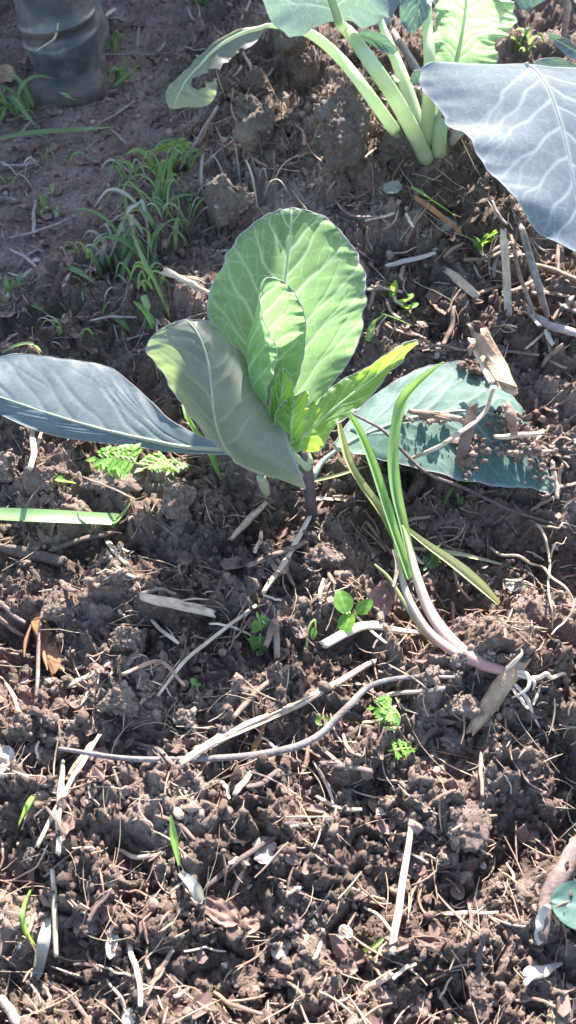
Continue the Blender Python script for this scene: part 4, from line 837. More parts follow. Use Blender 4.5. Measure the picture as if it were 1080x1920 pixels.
gq = np.random.default_rng(88); cs = []
bV, bF = ico(1); pr = np.stack([lumpy(bV, 700 + i, .55) for i in range(8)])
for o in [o for o in COL.objects if o.name.startswith('soil_clod')]:
    big = o.scale[0] > .014; k = int(150 * (o.scale[0] / .03) ** 1.5) + 8; vv = np.empty(len(o.data.vertices) * 3); o.data.vertices.foreach_get('co', vv); vv = vv.reshape(-1, 3); vv = vv[vv[:, 2] > -.2]
    a = o.rotation_euler[2]; sel = vv[gq.integers(0, len(vv), k)] * np.array(o.scale); X = sel[:, 0] * math.cos(a) - sel[:, 1] * math.sin(a); Yq = sel[:, 0] * math.sin(a) + sel[:, 1] * math.cos(a)
    cs.append(np.stack([X, Yq, sel[:, 2]], 1) + np.array(o.location))
cs = np.concatenate(cs); n = len(cs); sz = .0007 + .0026 * gq.uniform(0, 1, n) ** 3
V = np.einsum('nij,nkj->nki', rand_rot(n, gq), pr[gq.integers(0, 8, n)]) * sz[:, None, None] + cs[:, None]
link('clod_crumbs', mesh_np('clod_crumbs', V.reshape(-1, 3), (bF[None] + (np.arange(n) * len(bV))[:, None, None]).reshape(-1, 3), False, M['crumb']), label='loose crumbs clinging to the soil clods', kind='stuff')
# ================================================================== SMALL LITTER PIECES, counted
def rand_sticks(n, box, mat, wpx, lpx, label, group, seed, name='straw', cat='straw', flat=.45):
    g = np.random.default_rng(seed)
    for k in range(n):
        x, y = g.uniform(box[0], box[2]), g.uniform(box[1], box[3]); a = g.uniform(0, 6.28); l = lpx[0] + (lpx[1] - lpx[0]) * g.uniform() ** 1.6; l /= 2
        bend = g.normal(0, l * .18)
        dx, dy = math.cos(a) * l, math.sin(a) * l * .85
        stick(name, [(x - dx, y - dy), (x - dy / max(l, 1) * bend, y + dx / max(l, 1) * bend), (x + dx, y + dy)], g.uniform(*wpx), mat, f'{"short" if l * 2 < (lpx[0] + lpx[1]) * .42 else "longish"} {label} near {near(x, y)}', cat, flat, g.uniform(0, .005), .2, seed + k, split=int(g.integers(0, 3)), group=group)
FG = (15, 1000, 1065, 1905)
rand_sticks(44, FG, 'straw', (3, 8), (30, 110), 'tan straw bit', 'tan straw fragments on the foreground soil', 1000)
rand_sticks(20, FG, 'straw_pale', (3, 8), (18, 60), 'cream-coloured straw bit', 'cream straw fragments on the foreground soil', 1100)
rand_sticks(44, FG, 'straw_brown', (4, 10), (30, 110), 'brown stem fragment', 'brown stem fragments on the foreground soil', 1200, 'stem_fragment', 'stem fragment')
rand_sticks(26, FG, 'twig', (4, 12), (30, 110), 'dark twig fragment', 'dark twig fragments on the foreground soil', 1300, 'twig', 'twig')
MR = (690, 385, 1075, 660)
rand_sticks(26, MR, 'straw_brown', (4, 11), (30, 90), 'brown stem fragment', 'brown stem fragments below the drooping leaf', 1400, 'stem_fragment', 'stem fragment')
rand_sticks(16, MR, 'straw', (3, 8), (30, 90), 'tan straw bit', 'tan straw fragments below the drooping leaf', 1500)
rand_sticks(10, MR, 'twig_grey', (6, 12), (30, 90), 'grey twig fragment', 'grey twig fragments below the drooping leaf', 1600, 'twig', 'twig')
PT = (5, 180, 330, 640)
rand_sticks(22, PT, 'twig_grey', (3, 7), (25, 90), 'thin grey twig on the path', 'grey twig fragments on the shaded path', 1700, 'twig', 'twig')
rand_sticks(14, (190, 5, 520, 180), 'twig_grey', (3, 7), (25, 70), 'thin grey twig on far ground', 'grey twig fragments on the far shaded ground', 1800, 'twig', 'twig')
rand_sticks(22, (400, 120, 780, 390), 'straw_brown', (2.5, 6), (30, 110), 'thin brown stem on the mound', 'brown stem fragments on the mound', 1900, 'stem_fragment', 'stem fragment')
rand_sticks(14, (1000, 660, 1075, 960), 'straw_brown', (5, 11), (30, 80), 'brown stem bit heaped', 'brown stem fragments beside the flat leaf tip', 2000, 'stem_fragment', 'stem fragment')
rand_sticks(16, (600, 930, 1075, 1130), 'straw_brown', (3, 7), (30, 110), 'thin brown stem in the hollow', 'brown stem fragments in the dark hollow', 2100, 'stem_fragment', 'stem fragment')
def rand_dead(n, box, mat, sz, label, group, seed):
    g = np.random.default_rng(seed)
    for k in range(n):
        x, y, l = g.uniform(box[0], box[2]), g.uniform(box[1], box[3]), g.uniform(*sz)
        dead_leaf(x, y, l, l * g.uniform(.4, .8), g.uniform(0, 180), mat, label + ' near ' + near(x, y), seed + k, .003, .35, group, g.uniform(-.5, .6))
rand_dead(30, FG, 'deadleaf', (24, 60), 'crumpled brown dead leaf piece', 'brown dead leaf pieces on the foreground soil', 3000)
rand_dead(16, MR, 'deadleaf', (20, 48), 'crumpled brown dead leaf piece', 'brown dead leaf pieces below the drooping leaf', 3100)
rand_dead(26, (5, 20, 330, 640), 'deadleaf', (16, 44), 'dull trodden dead leaf piece', 'dead leaf pieces on the shaded path', 3200)

# ================================================================== GRASS AND SEEDLINGS
def blade(pts, wpx, mat, label, cat='grass blade', seed=0, fold=.3, prof=None, group=None, name='grass_strand', twist=0.0, n=24):
    """pts (px, py, height above the soil)"""
    P3 = np.array([PG(a, b, h) for a, b, h in pts]); sc = np.mean([(p - ORG) @ FWD for p in P3]) * TANV / 960
    V, F, A = ribbon(P3, wpx * sc, n, fold, prof, seed, twist=twist); return solo(name, V, F, M[mat], label, cat, group, attr=A)
blade([(-60, 962, .030), (40, 966, .030), (130, 970, .028), (205, 974, .024), (222, 974, .022)], 30, 'grass_wide', 'broad flat pale green grass blade lying over the crumbly clods', seed=1, fold=.12, prof=[1, 1, 1, 1, 1, .95, .8])
blade([(212, 984, .020), (232, 962, .024), (248, 938, .026)], 18, 'grass', 'bent green tip at the end of the broad grass blade', seed=2, fold=.3, prof=[1, .9, .6, .1])
blade([(264, 378, .05), (240, 398, .045), (222, 440, .03), (200, 500, .006)], 17, 'grass_grey', 'silvery dried grass leaf arching over the green tufts', 'dry leaf', seed=3, prof=[.2, .7, 1, .9, .3])
blade([(245, 430, .03), (270, 490, .035), (295, 540, .03), (320, 602, .004)], 9, 'grass', 'long thin grass stem leaning to the curled cabbage leaf', seed=4, prof=[.6, 1, 1, .8])
blade([(268, 555, .03), (278, 580, .02), (288, 605, .004)], 14, 'grass_wide', 'short sunlit pale grass blade just behind the curled cabbage leaf', seed=5, prof=[1, 1, .9, .8])
blade([(250, 565, .026), (272, 585, .02), (290, 618, .002)], 13, 'sprout', 'yellow-green blade beside the short sunlit grass blade', seed=6, prof=[.3, 1, .9, .8])
blade([(110, 496, .008), (150, 512, .012), (182, 535, .004)], 14, 'grass', 'dark green blade lying on the path rim', seed=7)
blade([(60, 570, .004), (82, 582, .008), (104, 600, .003)], 14, 'grass', 'short cut green blade on the shaded path', seed=8, prof=[.9, 1, 1, .9])
blade([(205, 588, .006), (225, 602, .010), (244, 622, .003)], 13, 'grass', 'short cut green blade behind the outer blue leaf', seed=9, prof=[.9, 1, 1, .8])
blade([(4, 662, .012), (30, 648, .022), (60, 645, .022), (80, 662, .010)], 10, 'grass', 'arched green blade at the upper rim of the outer blue leaf', seed=10)
blade([(98, 894, .01), (118, 900, .02), (142, 906, .008)], 16, 'sprout', 'small bright green leaf tip among the clods', seed=11, prof=[.4, 1, .8, .2])
blade([(340, 740, .05), (350, 780, .045), (380, 830, .03), (400, 870, .014), (418, 905, .0)], 12, 'sprout', 'green grass shoot growing up in front of the curled cabbage leaf', seed=12, prof=[.15, .7, 1, .8, .5])
blade([(392, 830, .02), (405, 870, .012), (414, 900, .0)], 9, 'sprout', 'shorter grass shoot at the foot of the tall one', seed=13, prof=[.2, 1, .8, .6])
blade([(320, 1528, .016), (326, 1570, .018), (336, 1622, .010)], 12, 'sprout', 'toothed bright green leaf standing in the foreground soil', seed=14, prof=[.3, .8, 1.3, .9, .4])
blade([(338, 1636, .010), (362, 1660, .014), (378, 1690, .008)], 22, 'grass_grey', 'withered grey-green leaf below the toothed green one', 'withered leaf', seed=15, prof=[.5, .8, 1, .6])
blade([(58, 1668, .010), (44, 1705, .016), (48, 1745, .014), (70, 1782, .003)], 9, 'sprout', 'curved bright green shoot beside the yellow straw', seed=16, prof=[.6, 1, 1, .5])
blade([(672, 1786, .006), (700, 1776, .012), (724, 1756, .006)], 8, 'sprout', 'thin green shoot near the lower end of the straight straw', seed=17)
blade([(90, 1718, .010), (82, 1770, .014), (72, 1820, .012), (52, 1854, .003)], 26, 'grass_grey', 'grey dried leaf strip beside the pale yellow straw', 'dry leaf', seed=18, prof=[.4, .9, 1, .8, .15])
blade([(64, 1490, .006), (50, 1515, .014), (32, 1555, .004)], 12, 'sprout', 'small bright blade partly hidden by pale straws', seed=19)
blade([(770, 350, .03), (800, 368, .03), (850, 402, .01)], 9, 'sprout', 'bright green stem bending below the mound', seed=20, prof=[.8, 1, .9, .7])
blade([(690, 640, .004), (700, 608, .018), (722, 588, .026)], 13, 'sprout', 'green blade arching from behind the reaching cabbage leaf', seed=21, prof=[.9, 1, .6, .2])
blade([(716, 588, .026), (745, 598, .022), (776, 612, .01)], 5, 'sprout', 'thin pale stem beside the arching green blade', seed=22)
blade([(770, 1028, .012), (840, 1036, .016), (900, 1048, .016), (975, 1068, .006)], 11, 'onion_old', 'dull dying blade lying behind the onion stalk', seed=23, prof=[.7, 1, .9, .6, .2])
blade([(560, 940, .006), (600, 935, .010), (690, 940, .006)], 8, 'straw', 'flat tan blade lying behind the cabbage stem', 'dry leaf', seed=24)
blade([(575, 905, .012), (630, 892, .014), (695, 872, .012)], 8, 'onion_old', 'yellowish blade beneath the reaching cabbage leaf', seed=25)
blade([(0, 260, .02), (60, 250, .026), (150, 244, .02), (215, 238, .006)], 16, 'grass', 'long green blade lying across the path under the boot', seed=26, prof=[.6, 1, 1, .8, .2])
blade([(20, 180, .03), (40, 205, .028), (70, 240, .008)], 12, 'grass', 'green blade bending down below the boot', seed=27)
blade([(98, 176, .012), (122, 180, .014), (148, 187, .008)], 15, 'grass_wide', 'short cut blade shining at the boot heel', seed=28, prof=[.9, 1, 1, .9])
blade([(215, 162, .01), (240, 140, .02), (262, 120, .03)], 11, 'grass', 'green blade beside the boot pointing up to the eaten leaf', seed=29)
gp1 = np.random.default_rng(900)
def tuft(px, py, n, label, spread, hpx, seed, mats=('grass',), wpx=(5, 12), cat='grass tuft', lean=(0, -1)):
    c = PG(px, py); t = thing('grass_tuft', c, label, cat); g = np.random.default_rng(seed)
    sc = ((c - ORG) @ FWD) * TANV / 960
    for k in range(n):
        b = c + np.array([g.normal(0, spread * sc * .25), g.normal(0, spread * sc * .25), 0]); b[2] = H_look(b[0], b[1]) - .002
        l = hpx * sc * g.uniform(.6, 1.2); a = g.uniform(0, 6.28); out = g.uniform(.25, .9)
        d = np.array([math.cos(a), math.sin(a), 0]) * out * l
        P3 = [b, b + d * .3 + [0, 0, l * .42], b + d * .7 + [0, 0, l * .55], b + d * 1.1 + [0, 0, l * g.uniform(.1, .55)]]
        V, F, A = ribbon(P3, g.uniform(*wpx) * sc, 14, .4, [.6, 1, 1, .8, .5, .05], k, nv=3, twist=g.normal(0, .5)); part('blade', V, F, M[mats[k % len(mats)]], t, attr=A)
tuft(300, 395, 16, 'grass tuft growing under the long grey twig at the bed rim', 80, 115, 1)
tuft(275, 470, 16, 'grass tuft below the silvery dried grass leaf', 90, 120, 2, ('grass', 'grass', 'grass_grey'))
tuft(215, 530, 12, 'low grass tuft between the path and the bed', 100, 90, 3, ('grass', 'grass_grey', 'grass'))
tuft(330, 330, 12, 'grass tuft close against the mound', 80, 90, 4)
tuft(360, 400, 10, 'thin grass tuft between the mound and the tall sunlit clod', 90, 90, 5, ('grass', 'grass_grey'), (3, 7))
tuft(30, 225, 12, 'grass tuft on the path below the boot', 100, 100, 6)
tuft(235, 150, 8, 'small grass tuft beside the boot', 50, 50, 7)
tuft(205, 95, 8, 'dark grass tuft touching the boot', 40, 45, 8)
tuft(390, 10, 9, 'bluish grass tuft on the far ground beyond the eaten leaf', 60, 50, 9)
tuft(985, 70, 8, 'thin grass tuft beside the purplish woody stem', 50, 50, 10)
tuft(110, 625, 10, 'low grass tuft near the outer blue leaf', 80, 45, 11, ('grass', 'grass_grey'), (3, 7))
tuft(20, 555, 8, 'sparse grass tuft on the open path', 60, 50, 12, ('grass', 'grass_grey'))
tuft(90, 380, 6, 'tiny grass tuft in the middle of the path', 60, 35, 13)
tuft(470, 370, 10, 'dry pale grass lying at the foot of the mound', 140, 110, 14, ('grass_grey', 'straw'), (2, 4))
tuft(850, 945, 8, 'dim grass tuft in the dark hollow under the flat leaf', 60, 60, 15, ('grass', 'grass'), (4, 8))
tuft(730, 975, 6, 'thin weed tuft in the dark hollow behind the onion blades', 60, 50, 16, ('grass', 'grass'), (3, 6))

tuft(330, 440, 12, 'long thin grass tuft between the silvery leaf and the tall sunlit clod', 90, 120, 17, ('grass', 'grass_grey', 'grass'), (3, 7))
tuft(250, 330, 10, 'grass tuft at the path edge above the silvery dried leaf', 90, 80, 18, ('grass', 'grass', 'grass_grey'), (3, 8))
tuft(285, 545, 9, 'grass tuft just behind the curled cabbage leaf', 70, 80, 19, ('grass', 'sprout'), (4, 9))
tuft(180, 600, 9, 'scattered grass tuft between the outer blue leaf and the path', 90, 60, 20, ('grass', 'grass_grey'), (3, 8))
tuft(150, 480, 7, 'sparse dry grass tuft on the path near the bed', 110, 60, 21, ('grass_grey', 'grass'), (3, 7))
tuft(60, 320, 8, 'sparse grass tuft on the trodden path', 120, 60, 22, ('grass', 'grass_grey'), (3, 7))
# feathery seedlings: each frond is a part, made of cut leaflets
def frond(parent, base, tip, wid, mat, seed, pairs=6):
    base, tip = np.asarray(base), np.asarray(tip); g = np.random.default_rng(seed); ax = tip - base; L = np.linalg.norm(ax); T = ax / L
    S = np.cross(T, [0, 0, 1.0]); S /= np.linalg.norm(S) + 1e-9; N = np.cross(S, T); items, At = [], []
    def leaflet(p, d, l, w_, nrm):
        d = d / np.linalg.norm(d); s2 = np.cross(d, nrm); k = 7; u = np.linspace(0, 1, k); pr = np.array([.15, .55, .95, 1.0, .8, .45, .02]) * w_ / 2
        c = p + d[None] * (u * l)[:, None] - nrm[None] * (.25 * l * u ** 2)[:, None]
        V = np.stack([c - s2 * pr[:, None] + nrm * .15 * w_, c, c + s2 * pr[:, None] + nrm * .15 * w_], 1)
        A = np.zeros((k, 3, 4)); A[:, 1, 0] = .5; items.append((V.reshape(-1, 3), grid_faces(k, 3))); At.append(A.reshape(-1, 4))
    for i in range(pairs):
        f = .15 + .8 * i / pairs; p = base + ax * f + N * (.12 * L * math.sin(f * 3.1)); sz = wid * (1 - .55 * f) * g.uniform(.85, 1.1)
        for sg in (-1, 1):
            d = S * sg + T * (.55 + g.normal(0, .1)) + N * g.normal(.1, .15)
            leaflet(p, d, sz * .62, sz * .26, N)
            for q, sd in ((.3, -1), (.3, 1), (.55, -1), (.55, 1)):
                dn = d / np.linalg.norm(d); leaflet(p + dn * sz * .62 * q, dn + np.cross(N, dn) * sd * .9, sz * .30, sz * .15, N)
    leaflet(base + ax * .95, T, wid * .35, wid * .16, N)
    V, F = merge(items); part('frond', V, F, M[mat], parent, attr=np.concatenate(At))
    part('stem', *tube([base, base + ax * .5 + N * .1 * L, tip], [.0007, .0006, .0003], 12, 6), M['stalk'], parent)
t = thing('feathery_seedling', PG(345, 880), 'feathery bright green seedling growing over the clods under the outer leaf', 'seedling')
frond(t, PG(268, 872, .040), PG(182, 862, .044), .036, 'sprout', 1, 7)
frond(t, PG(322, 870, .034), PG(266, 880, .038), .028, 'sprout', 2, 5)
frond(t, PG(345, 868, .010), PG(318, 885, .012), .020, 'grass', 3, 4)
part('stem', *tube([PG(348, 882, -.002), PG(335, 868, .014), PG(300, 862, .034), PG(262, 870, .040)], [.001, .001, .0008, .0007], 16, 6), M['stalk'], t)
t = thing('feathery_seedling', PG(488, 1205), 'small feathery green seedling above the dark rotted stem strip', 'seedling')
frond(t, PG(490, 1182, .010), PG(484, 1158, .014), .016, 'sprout', 4, 4)
frond(t, PG(488, 1188, .010), PG(487, 1218, .010), .018, 'sprout', 5, 4)
t = thing('feathery_seedling', PG(745, 575), 'lit yellow-green seedling with pointed leaves beyond the tall cabbage leaf', 'seedling')
for k, pts in enumerate([[(735, 565, .004), (738, 545, .02), (742, 525, .034)], [(742, 568, .004), (765, 560, .02), (774, 550, .026)], [(750, 575, .004), (772, 575, .016), (784, 568, .02)]]):
    V, F, A = ribbon(gp(pts), .008, 14, .4, [.3, 1, 1.1, .8, .1]); part('leaf', V, F, M['sprout'], t, attr=A)
t = thing('feathery_seedling', PG(345, 285), 'bright green weed growing against the shaded mound', 'weed')
frond(t, PG(310, 318, .01), PG(338, 285, .04), .05, 'grass', 8, 5)
t = thing('feathery_seedling', PG(905, 462), 'bright little weed below the drooping blue leaf', 'weed')
frond(t, PG(905, 462, .006), PG(925, 440, .02), .025, 'sprout', 9, 4)
frond(t, PG(905, 462, .006), PG(890, 452, .02), .02, 'sprout', 10, 4)
t = thing('feathery_seedling', PG(810, 1050), 'tiny weed in the dark hollow behind the pale onion blade', 'weed')
frond(t, PG(810, 1050, .004), PG(820, 1030, .012), .02, 'grass', 11, 3)
frond(t, PG(810, 1050, .004), PG(800, 1062, .010), .018, 'grass', 12, 3)

def round_leaf(parent, c, lpx, wpx, ang, mat, tilt=(0, 0), cup=.15, seed=0):
    sc = ((c - ORG) @ FWD) * TANV / 960; L, W = lpx * sc, wpx * sc / 2; s = np.linspace(0, 1, 20); t_ = np.linspace(-1, 1, 11); S_, T_ = np.meshgrid(s, t_, indexing='ij')
    wd = np.sin(np.pi * np.clip(S_, .0, 1) ** .85) ** .65
    V = np.stack([S_ * L, T_ * W * wd, cup * W * T_ ** 2 * wd - cup * L * (S_ - .4) ** 2 + .02 * L * vnoise(S_ * 4 + seed, T_ * 3, seed)], -1).reshape(-1, 3)
    m = np.array(Matrix.Rotation(R(ang), 3, 'Z') @ Matrix.Rotation(tilt[0], 3, 'Y') @ Matrix.Rotation(tilt[1], 3, 'X')); V = V @ m.T + c
    A = np.zeros((20, 11, 4)); A[..., 0] = np.exp(-(T_ / .12) ** 2) * .6
    return part('leaf', V, grid_faces(20, 11), M[mat], parent, attr=A.reshape(-1, 4))
def seedling(label, base, leaves, mat, seed=0):
    b = PG(*base); t = thing('seedling', b, label, 'seedling')
    for k, (px, py, h, l, w_, ang, tx, ty) in enumerate(leaves):
        c = PG(px, py, h); round_leaf(t, c, l, w_, ang, mat, (tx, ty), .2, seed + k); part('stem', *tube([b, (b + c) / 2 + [0, 0, .003], c], [.0011, .001, .0008], 10, 6), M['stalk'], t)
    return t
seedling('pale round-leaved sprout standing beside the tan ribbed dead leaf', (660, 1168), [(650, 1150, .022, 48, 38, 108, -.35, 0), (655, 1148, .020, 45, 34, 255, .2, .3), (668, 1150, .016, 40, 26, 30, -.5, .2)], 'sprout', 1)
t = thing('seedling', PG(745, 1360), 'curled seedling with lobed leaves and a bent pale stem', 'seedling')
part('stem', *tube(gp([(722, 1366, .002), (742, 1364, .010), (748, 1345, .014), (738, 1328, .014)]), [.0013, .0013, .0012, .001], 20, 7), M['stalk'], t)
frond(t, PG(740, 1330, .014), PG(702, 1328, .014), .020, 'sprout', 21, 3); frond(t, PG(742, 1336, .014), PG(718, 1345, .012), .016, 'sprout', 22, 3)
t = thing('seedling', PG(760, 1412), 'tiny flat seedling leaf below the curled seedling', 'seedling'); frond(t, PG(728, 1408, .008), PG(778, 1404, .008), .014, 'sprout', 23, 4)
t = thing('seedling', PG(605, 1356), 'small green leaf resting on the bend of the dark twig', 'seedling'); round_leaf(t, PG(590, 1352, .010), 30, 20, 5, 'sprout', (0, .2), .3, 4)
t = thing('seedling', PG(368, 1294), 'tiny two-leaved sprout in a gap between crumbly lumps', 'seedling'); round_leaf(t, PG(358, 1290, .006), 20, 16, 20, 'sprout', (-.2, 0), .3, 5); round_leaf(t, PG(366, 1284, .006), 16, 12, 120, 'sprout', (-.2, 0), .3, 6)
t = thing('seedling', PG(585, 1190), 'drooping small sprout with curved stem near the onion stalk', 'seedling')
part('stem', *tube(gp([(574, 1222, .002), (578, 1180, .014), (590, 1162, .018), (592, 1180, .012)]), [.0008, .0008, .0007, .0006], 18, 6), M['stalk'], t); round_leaf(t, PG(590, 1176, .014), 24, 12, 260, 'sprout', (.3, 0), .3, 7)
t = thing('fallen_leaf', PG(1060, 1690), 'round blue-green leaf lying beside the dark branch piece', 'leaf'); round_leaf(t, PG(1032, 1690, .012), 110, 84, -8, 'cab_flat', (0, .15), .12, 8)
t = thing('seedling', PG(975, 1650), 'tiny green leaf near the large crumbly lump', 'seedling'); round_leaf(t, PG(968, 1650, .006), 22, 12, -30, 'sprout', (0, .1), .2, 9)
t = thing('fallen_leaf', PG(845, 415), 'blue-green fallen leaflet under the bright bending stem', 'leaf'); round_leaf(t, PG(820, 425, .008), 42, 34, 20, 'cab_blue', (0, .3), .2, 10)
t = thing('fallen_leaf', PG(690, 600), 'dull green round leaf behind the arching green blade', 'leaf'); round_leaf(t, PG(682, 590, .006), 46, 36, 60, 'grass', (0, .3), .2, 11)

# ================================================================== ADDED BOX out of view past the path, put to shade the far ground
cb = thing('shade_box', (-.52, 2.45, float(H_look(-.52, 2.3))), 'slatted grey wooden box added out of view to shade the far ground', 'added shade box')
def board(name, c, s, parent):
    V = np.array([(x, y, z) for x in (-1, 1) for y in (-1, 1) for z in (-1, 1)], float) * np.array(s) / 2 + np.array(c)
    part(name, V, [[0, 1, 3, 2], [4, 6, 7, 5], [0, 4, 5, 1], [2, 3, 7, 6], [0, 2, 6, 4], [1, 5, 7, 3]], M['twig_grey'], parent, False)
for i in range(8):
    z = .05 + i * .135
    board('slat', (-.52, 2.07, z), (1.30, .022, .125), cb); board('slat', (-.52, 2.85, z), (1.30, .022, .125), cb)
    board('slat', (-1.16, 2.46, z), (.022, .75, .125), cb); board('slat', (.12, 2.46, z), (.022, .75, .125), cb)
for x in (-1.12, .08):
    for y in (2.11, 2.81): board('post', (x, y, .54), (.05, .05, 1.14), cb)
V, F, _ = ribbon([(-1.13, 2.46, .83), (-.5, 2.46, .9), (.09, 2.46, .83)], .72, 30, -.1, [1, 1, 1], nv=21); V[:, 2] += .05 * vnoise(V[:, 0] * 8, V[:, 1] * 8, 5)
part('box_fill', V, F, M['soil'], cb)

# ================================================================== PERSON bending over on the path
per = thing('person', (-.42, 1.34, float(H_look(-.42, 1.34))), 'person in muddy grey rubber boots standing on the shaded path', 'person')
def skin_mesh(name, verts, edges, radii, mat, parent, root=0):
    me = bpy.data.meshes.new(name); off = np.array(parent.location)
    me.from_pydata([tuple(np.array(v) - off) for v in verts], edges, []); o = link(name, me, parent)
    sm = o.modifiers.new('skin', 'SKIN'); 
    for i, r in enumerate(radii): me.skin_vertices[0].data[i].radius = (r, r) if np.isscalar(r) else r
    for i in range(len(verts)): me.skin_vertices[0].data[i].use_root = (i == root)
    sm.use_smooth_shade = True; ss = o.modifiers.new('subdivision', 'SUBSURF'); ss.levels = ss.render_levels = 2
    me.materials.append(mat); return o
bx, by = -.318, 1.255; cx, cy = -.54, 1.42; gz = float(H_look(bx, by)) 
X0, Y0 = -.43, 1.34
body_v = [(X0, Y0, .90), (X0, Y0 + .02, 1.15), (X0, Y0 + .03, 1.36), (X0, Y0 + .04, 1.45), (X0, Y0 + .05, 1.56), (X0, Y0 + .06, 1.66), (X0 + .17, Y0 + .03, 1.36), (X0 + .24, Y0 + .03, 1.10), (X0 + .24, Y0 + .10, .86), (X0 + .24, Y0 + .12, .79), (X0 - .17, Y0 + .03, 1.36), (X0 - .24, Y0 + .03, 1.10), (X0 - .24, Y0 + .10, .86), (X0 - .24, Y0 + .12, .79),
          (bx, Y0, .84), (bx, Y0 + .0, .46), (bx, by + .02, .12), (cx + .02, Y0 + .02, .84), (cx, Y0 + .06, .46), (cx, cy + .02, .12)]
body_e = [(0, 1), (1, 2), (2, 3), (3, 4), (4, 5), (2, 6), (6, 7), (7, 8), (8, 9), (2, 10), (10, 11), (11, 12), (12, 13), (0, 14), (14, 15), (15, 16), (0, 17), (17, 18), (18, 19)]
body_r = [.12, .12, .12, .055, .085, .075, .06, .04, .032, .038, .06, .04, .032, .038, .085, .055, .04, .085, .055, .04]
skin_mesh('body', body_v, body_e, body_r, M['skin'], per)
for sg in (1, -1):                                             # fingers hanging relaxed
    hx, hy = X0 + sg * .24, Y0 + .13
    for k in range(4): part('finger', *tube([(hx, hy + (k - 1.5) * .019, .78), (hx, hy + (k - 1.5) * .021, .735), (hx - sg * .008, hy + (k - 1.5) * .020, .695 + abs(k - 1.2) * .008)], [.009, .0085, .006], 10, 8), M['skin'], per)
    part('thumb', *tube([(hx, hy + .03, .795), (hx - sg * .01, hy + .055, .765), (hx - sg * .012, hy + .055, .735)], [.011, .010, .007], 10, 8), M['skin'], per)
skin_mesh('jacket', [(X0, Y0 + .01, .86), (X0, Y0 + .02, 1.12), (X0, Y0 + .03, 1.38), (X0 + .17, Y0 + .03, 1.37), (X0 + .24, Y0 + .03, 1.10), (X0 + .24, Y0 + .10, .88), (X0 - .17, Y0 + .03, 1.37), (X0 - .24, Y0 + .03, 1.10), (X0 - .24, Y0 + .10, .88)],
          [(0, 1), (1, 2), (2, 3), (3, 4), (4, 5), (2, 6), (6, 7), (7, 8)], [.18, .17, .13, .085, .065, .055, .085, .065, .055], M['jacket'], per)
skin_mesh('trousers', [(X0, Y0, .88), (bx, Y0, .80), (bx, Y0, .46), (bx, by + .02, .30), (cx + .02, Y0 + .02, .80), (cx, Y0 + .06, .46), (cx, cy + .02, .30)],
          [(0, 1), (1, 2), (2, 3), (0, 4), (4, 5), (5, 6)], [.155, .11, .085, .062, .11, .085, .062], M['cloth'], per)
part('hair', *tube([(X0, Y0 - .03, 1.54), (X0, Y0, 1.66), (X0, Y0 + .07, 1.74)], [.05, .085, .06], 14, 14, rough=.06), M['hair'], per)
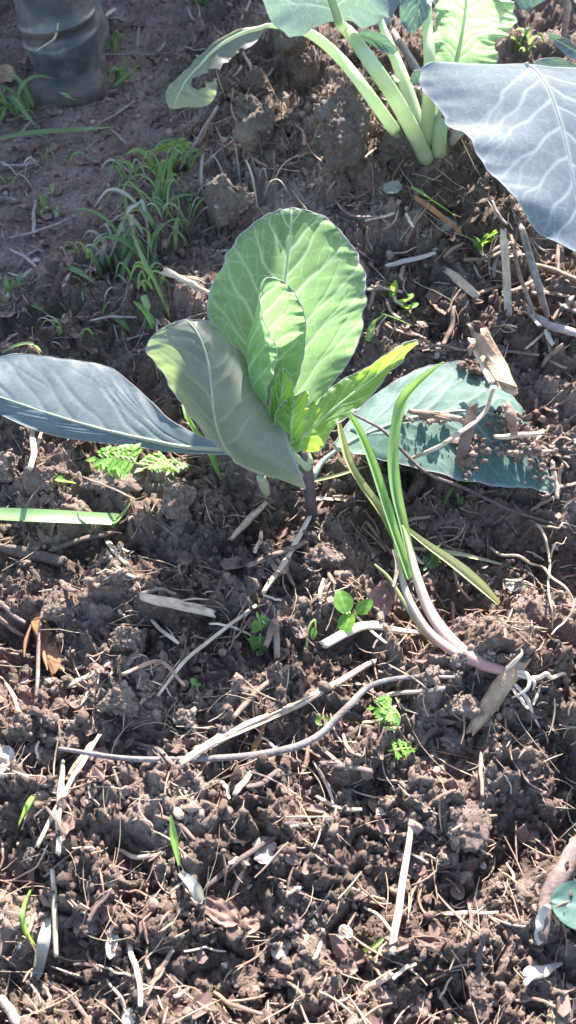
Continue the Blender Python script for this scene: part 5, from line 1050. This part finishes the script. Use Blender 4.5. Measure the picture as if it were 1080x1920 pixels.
def boot(x, y, rz, seed):
    z0 = float(H_look(x, y)) - .004; b = link('boot', None, per); b.location = np.array((x, y, z0)) - np.array(per.location); b.rotation_euler = (0, 0, rz)
    b['label'] = 'muddy grey rubber boot seen from the heel'
    def loc(name, V, F, mat): 
        return link(name, mesh_np(name, V, F, True, M[mat]), b)
    # shaft: rings going up, with folds at the ankle
    prof = [(.004, .040, .052, .018), (.012, .047, .060, .018), (.030, .048, .061, .018), (.045, .050, .064, .016), (.058, .0515, .066, .012), (.066, .0525, .066, .010), (.072, .0495, .060, .008), (.080, .0485, .058, .006), (.088, .0530, .060, .002), (.094, .0545, .061, .0), (.102, .0520, .058, 0), (.13, .0515, .056, 0), (.17, .053, .058, -.004), (.22, .057, .063, -.008), (.27, .060, .067, -.012), (.32, .061, .068, -.014), (.335, .0625, .0695, -.014), (.34, .061, .068, -.014), (.30, .056, .063, -.012)]
    pz = np.array(prof); q = crom(pz, 90); a = np.linspace(0, 2 * np.pi, 48, endpoint=False); g = np.random.default_rng(seed)
    fold = .0035 * np.exp(-((q[:, 0] - .076 - 0) / .012) ** 2)[:, None] * np.sin(a * 2 + 1.2)[None] + .0016 * vnoise(q[:, :1] * 40 + 0 * a[None], np.cos(a)[None] * 2 + 3 + 0 * q[:, :1], seed)
    zz = q[:, :1] + .010 * np.cos(a + .6)[None] * np.exp(-((q[:, :1] - .08) / .03) ** 2)
    V = np.stack([(q[:, 1:2] + fold) * np.cos(a)[None], (q[:, 2:3] + fold) * np.sin(a)[None] + q[:, 3:4], zz + 0 * a[None]], -1)
    loc('shaft', V.reshape(-1, 3), grid_faces(len(q), 48, True), 'rubber')
    # foot: rings from heel to toe
    fy = np.array([(-.010, .002, .03, .03), (-.008, .030, .06, .032), (.0, .034, .066, .034), (.03, .040, .082, .036), (.06, .046, .080, .036), (.10, .050, .064, .034), (.14, .054, .052, .032), (.18, .050, .046, .030), (.205, .036, .038, .028), (.218, .012, .024, .026)])
    q = crom(fy, 60); V = np.stack([q[:, 1:2] * np.sign(np.cos(a)) * np.abs(np.cos(a)) ** .8, q[:, :1] + 0 * a[None], np.where(np.sin(a)[None] > 0, q[:, 3:4] + (q[:, 2:3] - q[:, 3:4] * .3) * np.sin(a)[None] * .75, q[:, 3:4] * (1 + .8 * np.sin(a)[None]))], -1)
    loc('foot', V.reshape(-1, 3), grid_faces(60, 48, True), 'rubber')
    out = np.array([(.0, -.076), (.03, -.07), (.046, -.05), (.049, -.02), (.044, .03), (.050, .09), (.056, .14), (.052, .18), (.036, .21), (.0, .222), (-.036, .21), (-.052, .18), (-.056, .14), (-.05, .09), (-.044, .03), (-.049, -.02), (-.046, -.05), (-.03, -.07)]) * 1.03
    o2 = crom(np.concatenate([out, out[:1]]), 73)[:-1]; c0 = np.tile(o2.mean(0), (72, 1)); rings = [(c0, .0), (o2 * .97, .0), (o2, .004), (o2, .018), (o2 * .97, .022), (c0, .022)]
    V = np.stack([np.column_stack([r_, np.full(72, z)]) for r_, z in rings]); loc('sole', V.reshape(-1, 3), grid_faces(6, 72, True), 'sole')
    return b
boot(bx, by, .12, 1); boot(cx, cy, .25, 2)
yb2 = by - .058
solo('straw', *tube([PY(109, 44, yb2), PY(106, 62, yb2 + .001), PY(98, 76, yb2 - .004), PY(68, 95, yb2 + .008)], [.0016, .0022, .0024, .0012], 20, 7, .6, .15, 9), M['straw_pale'], 'thin bent pale straw stuck to the muddy boot', 'straw')
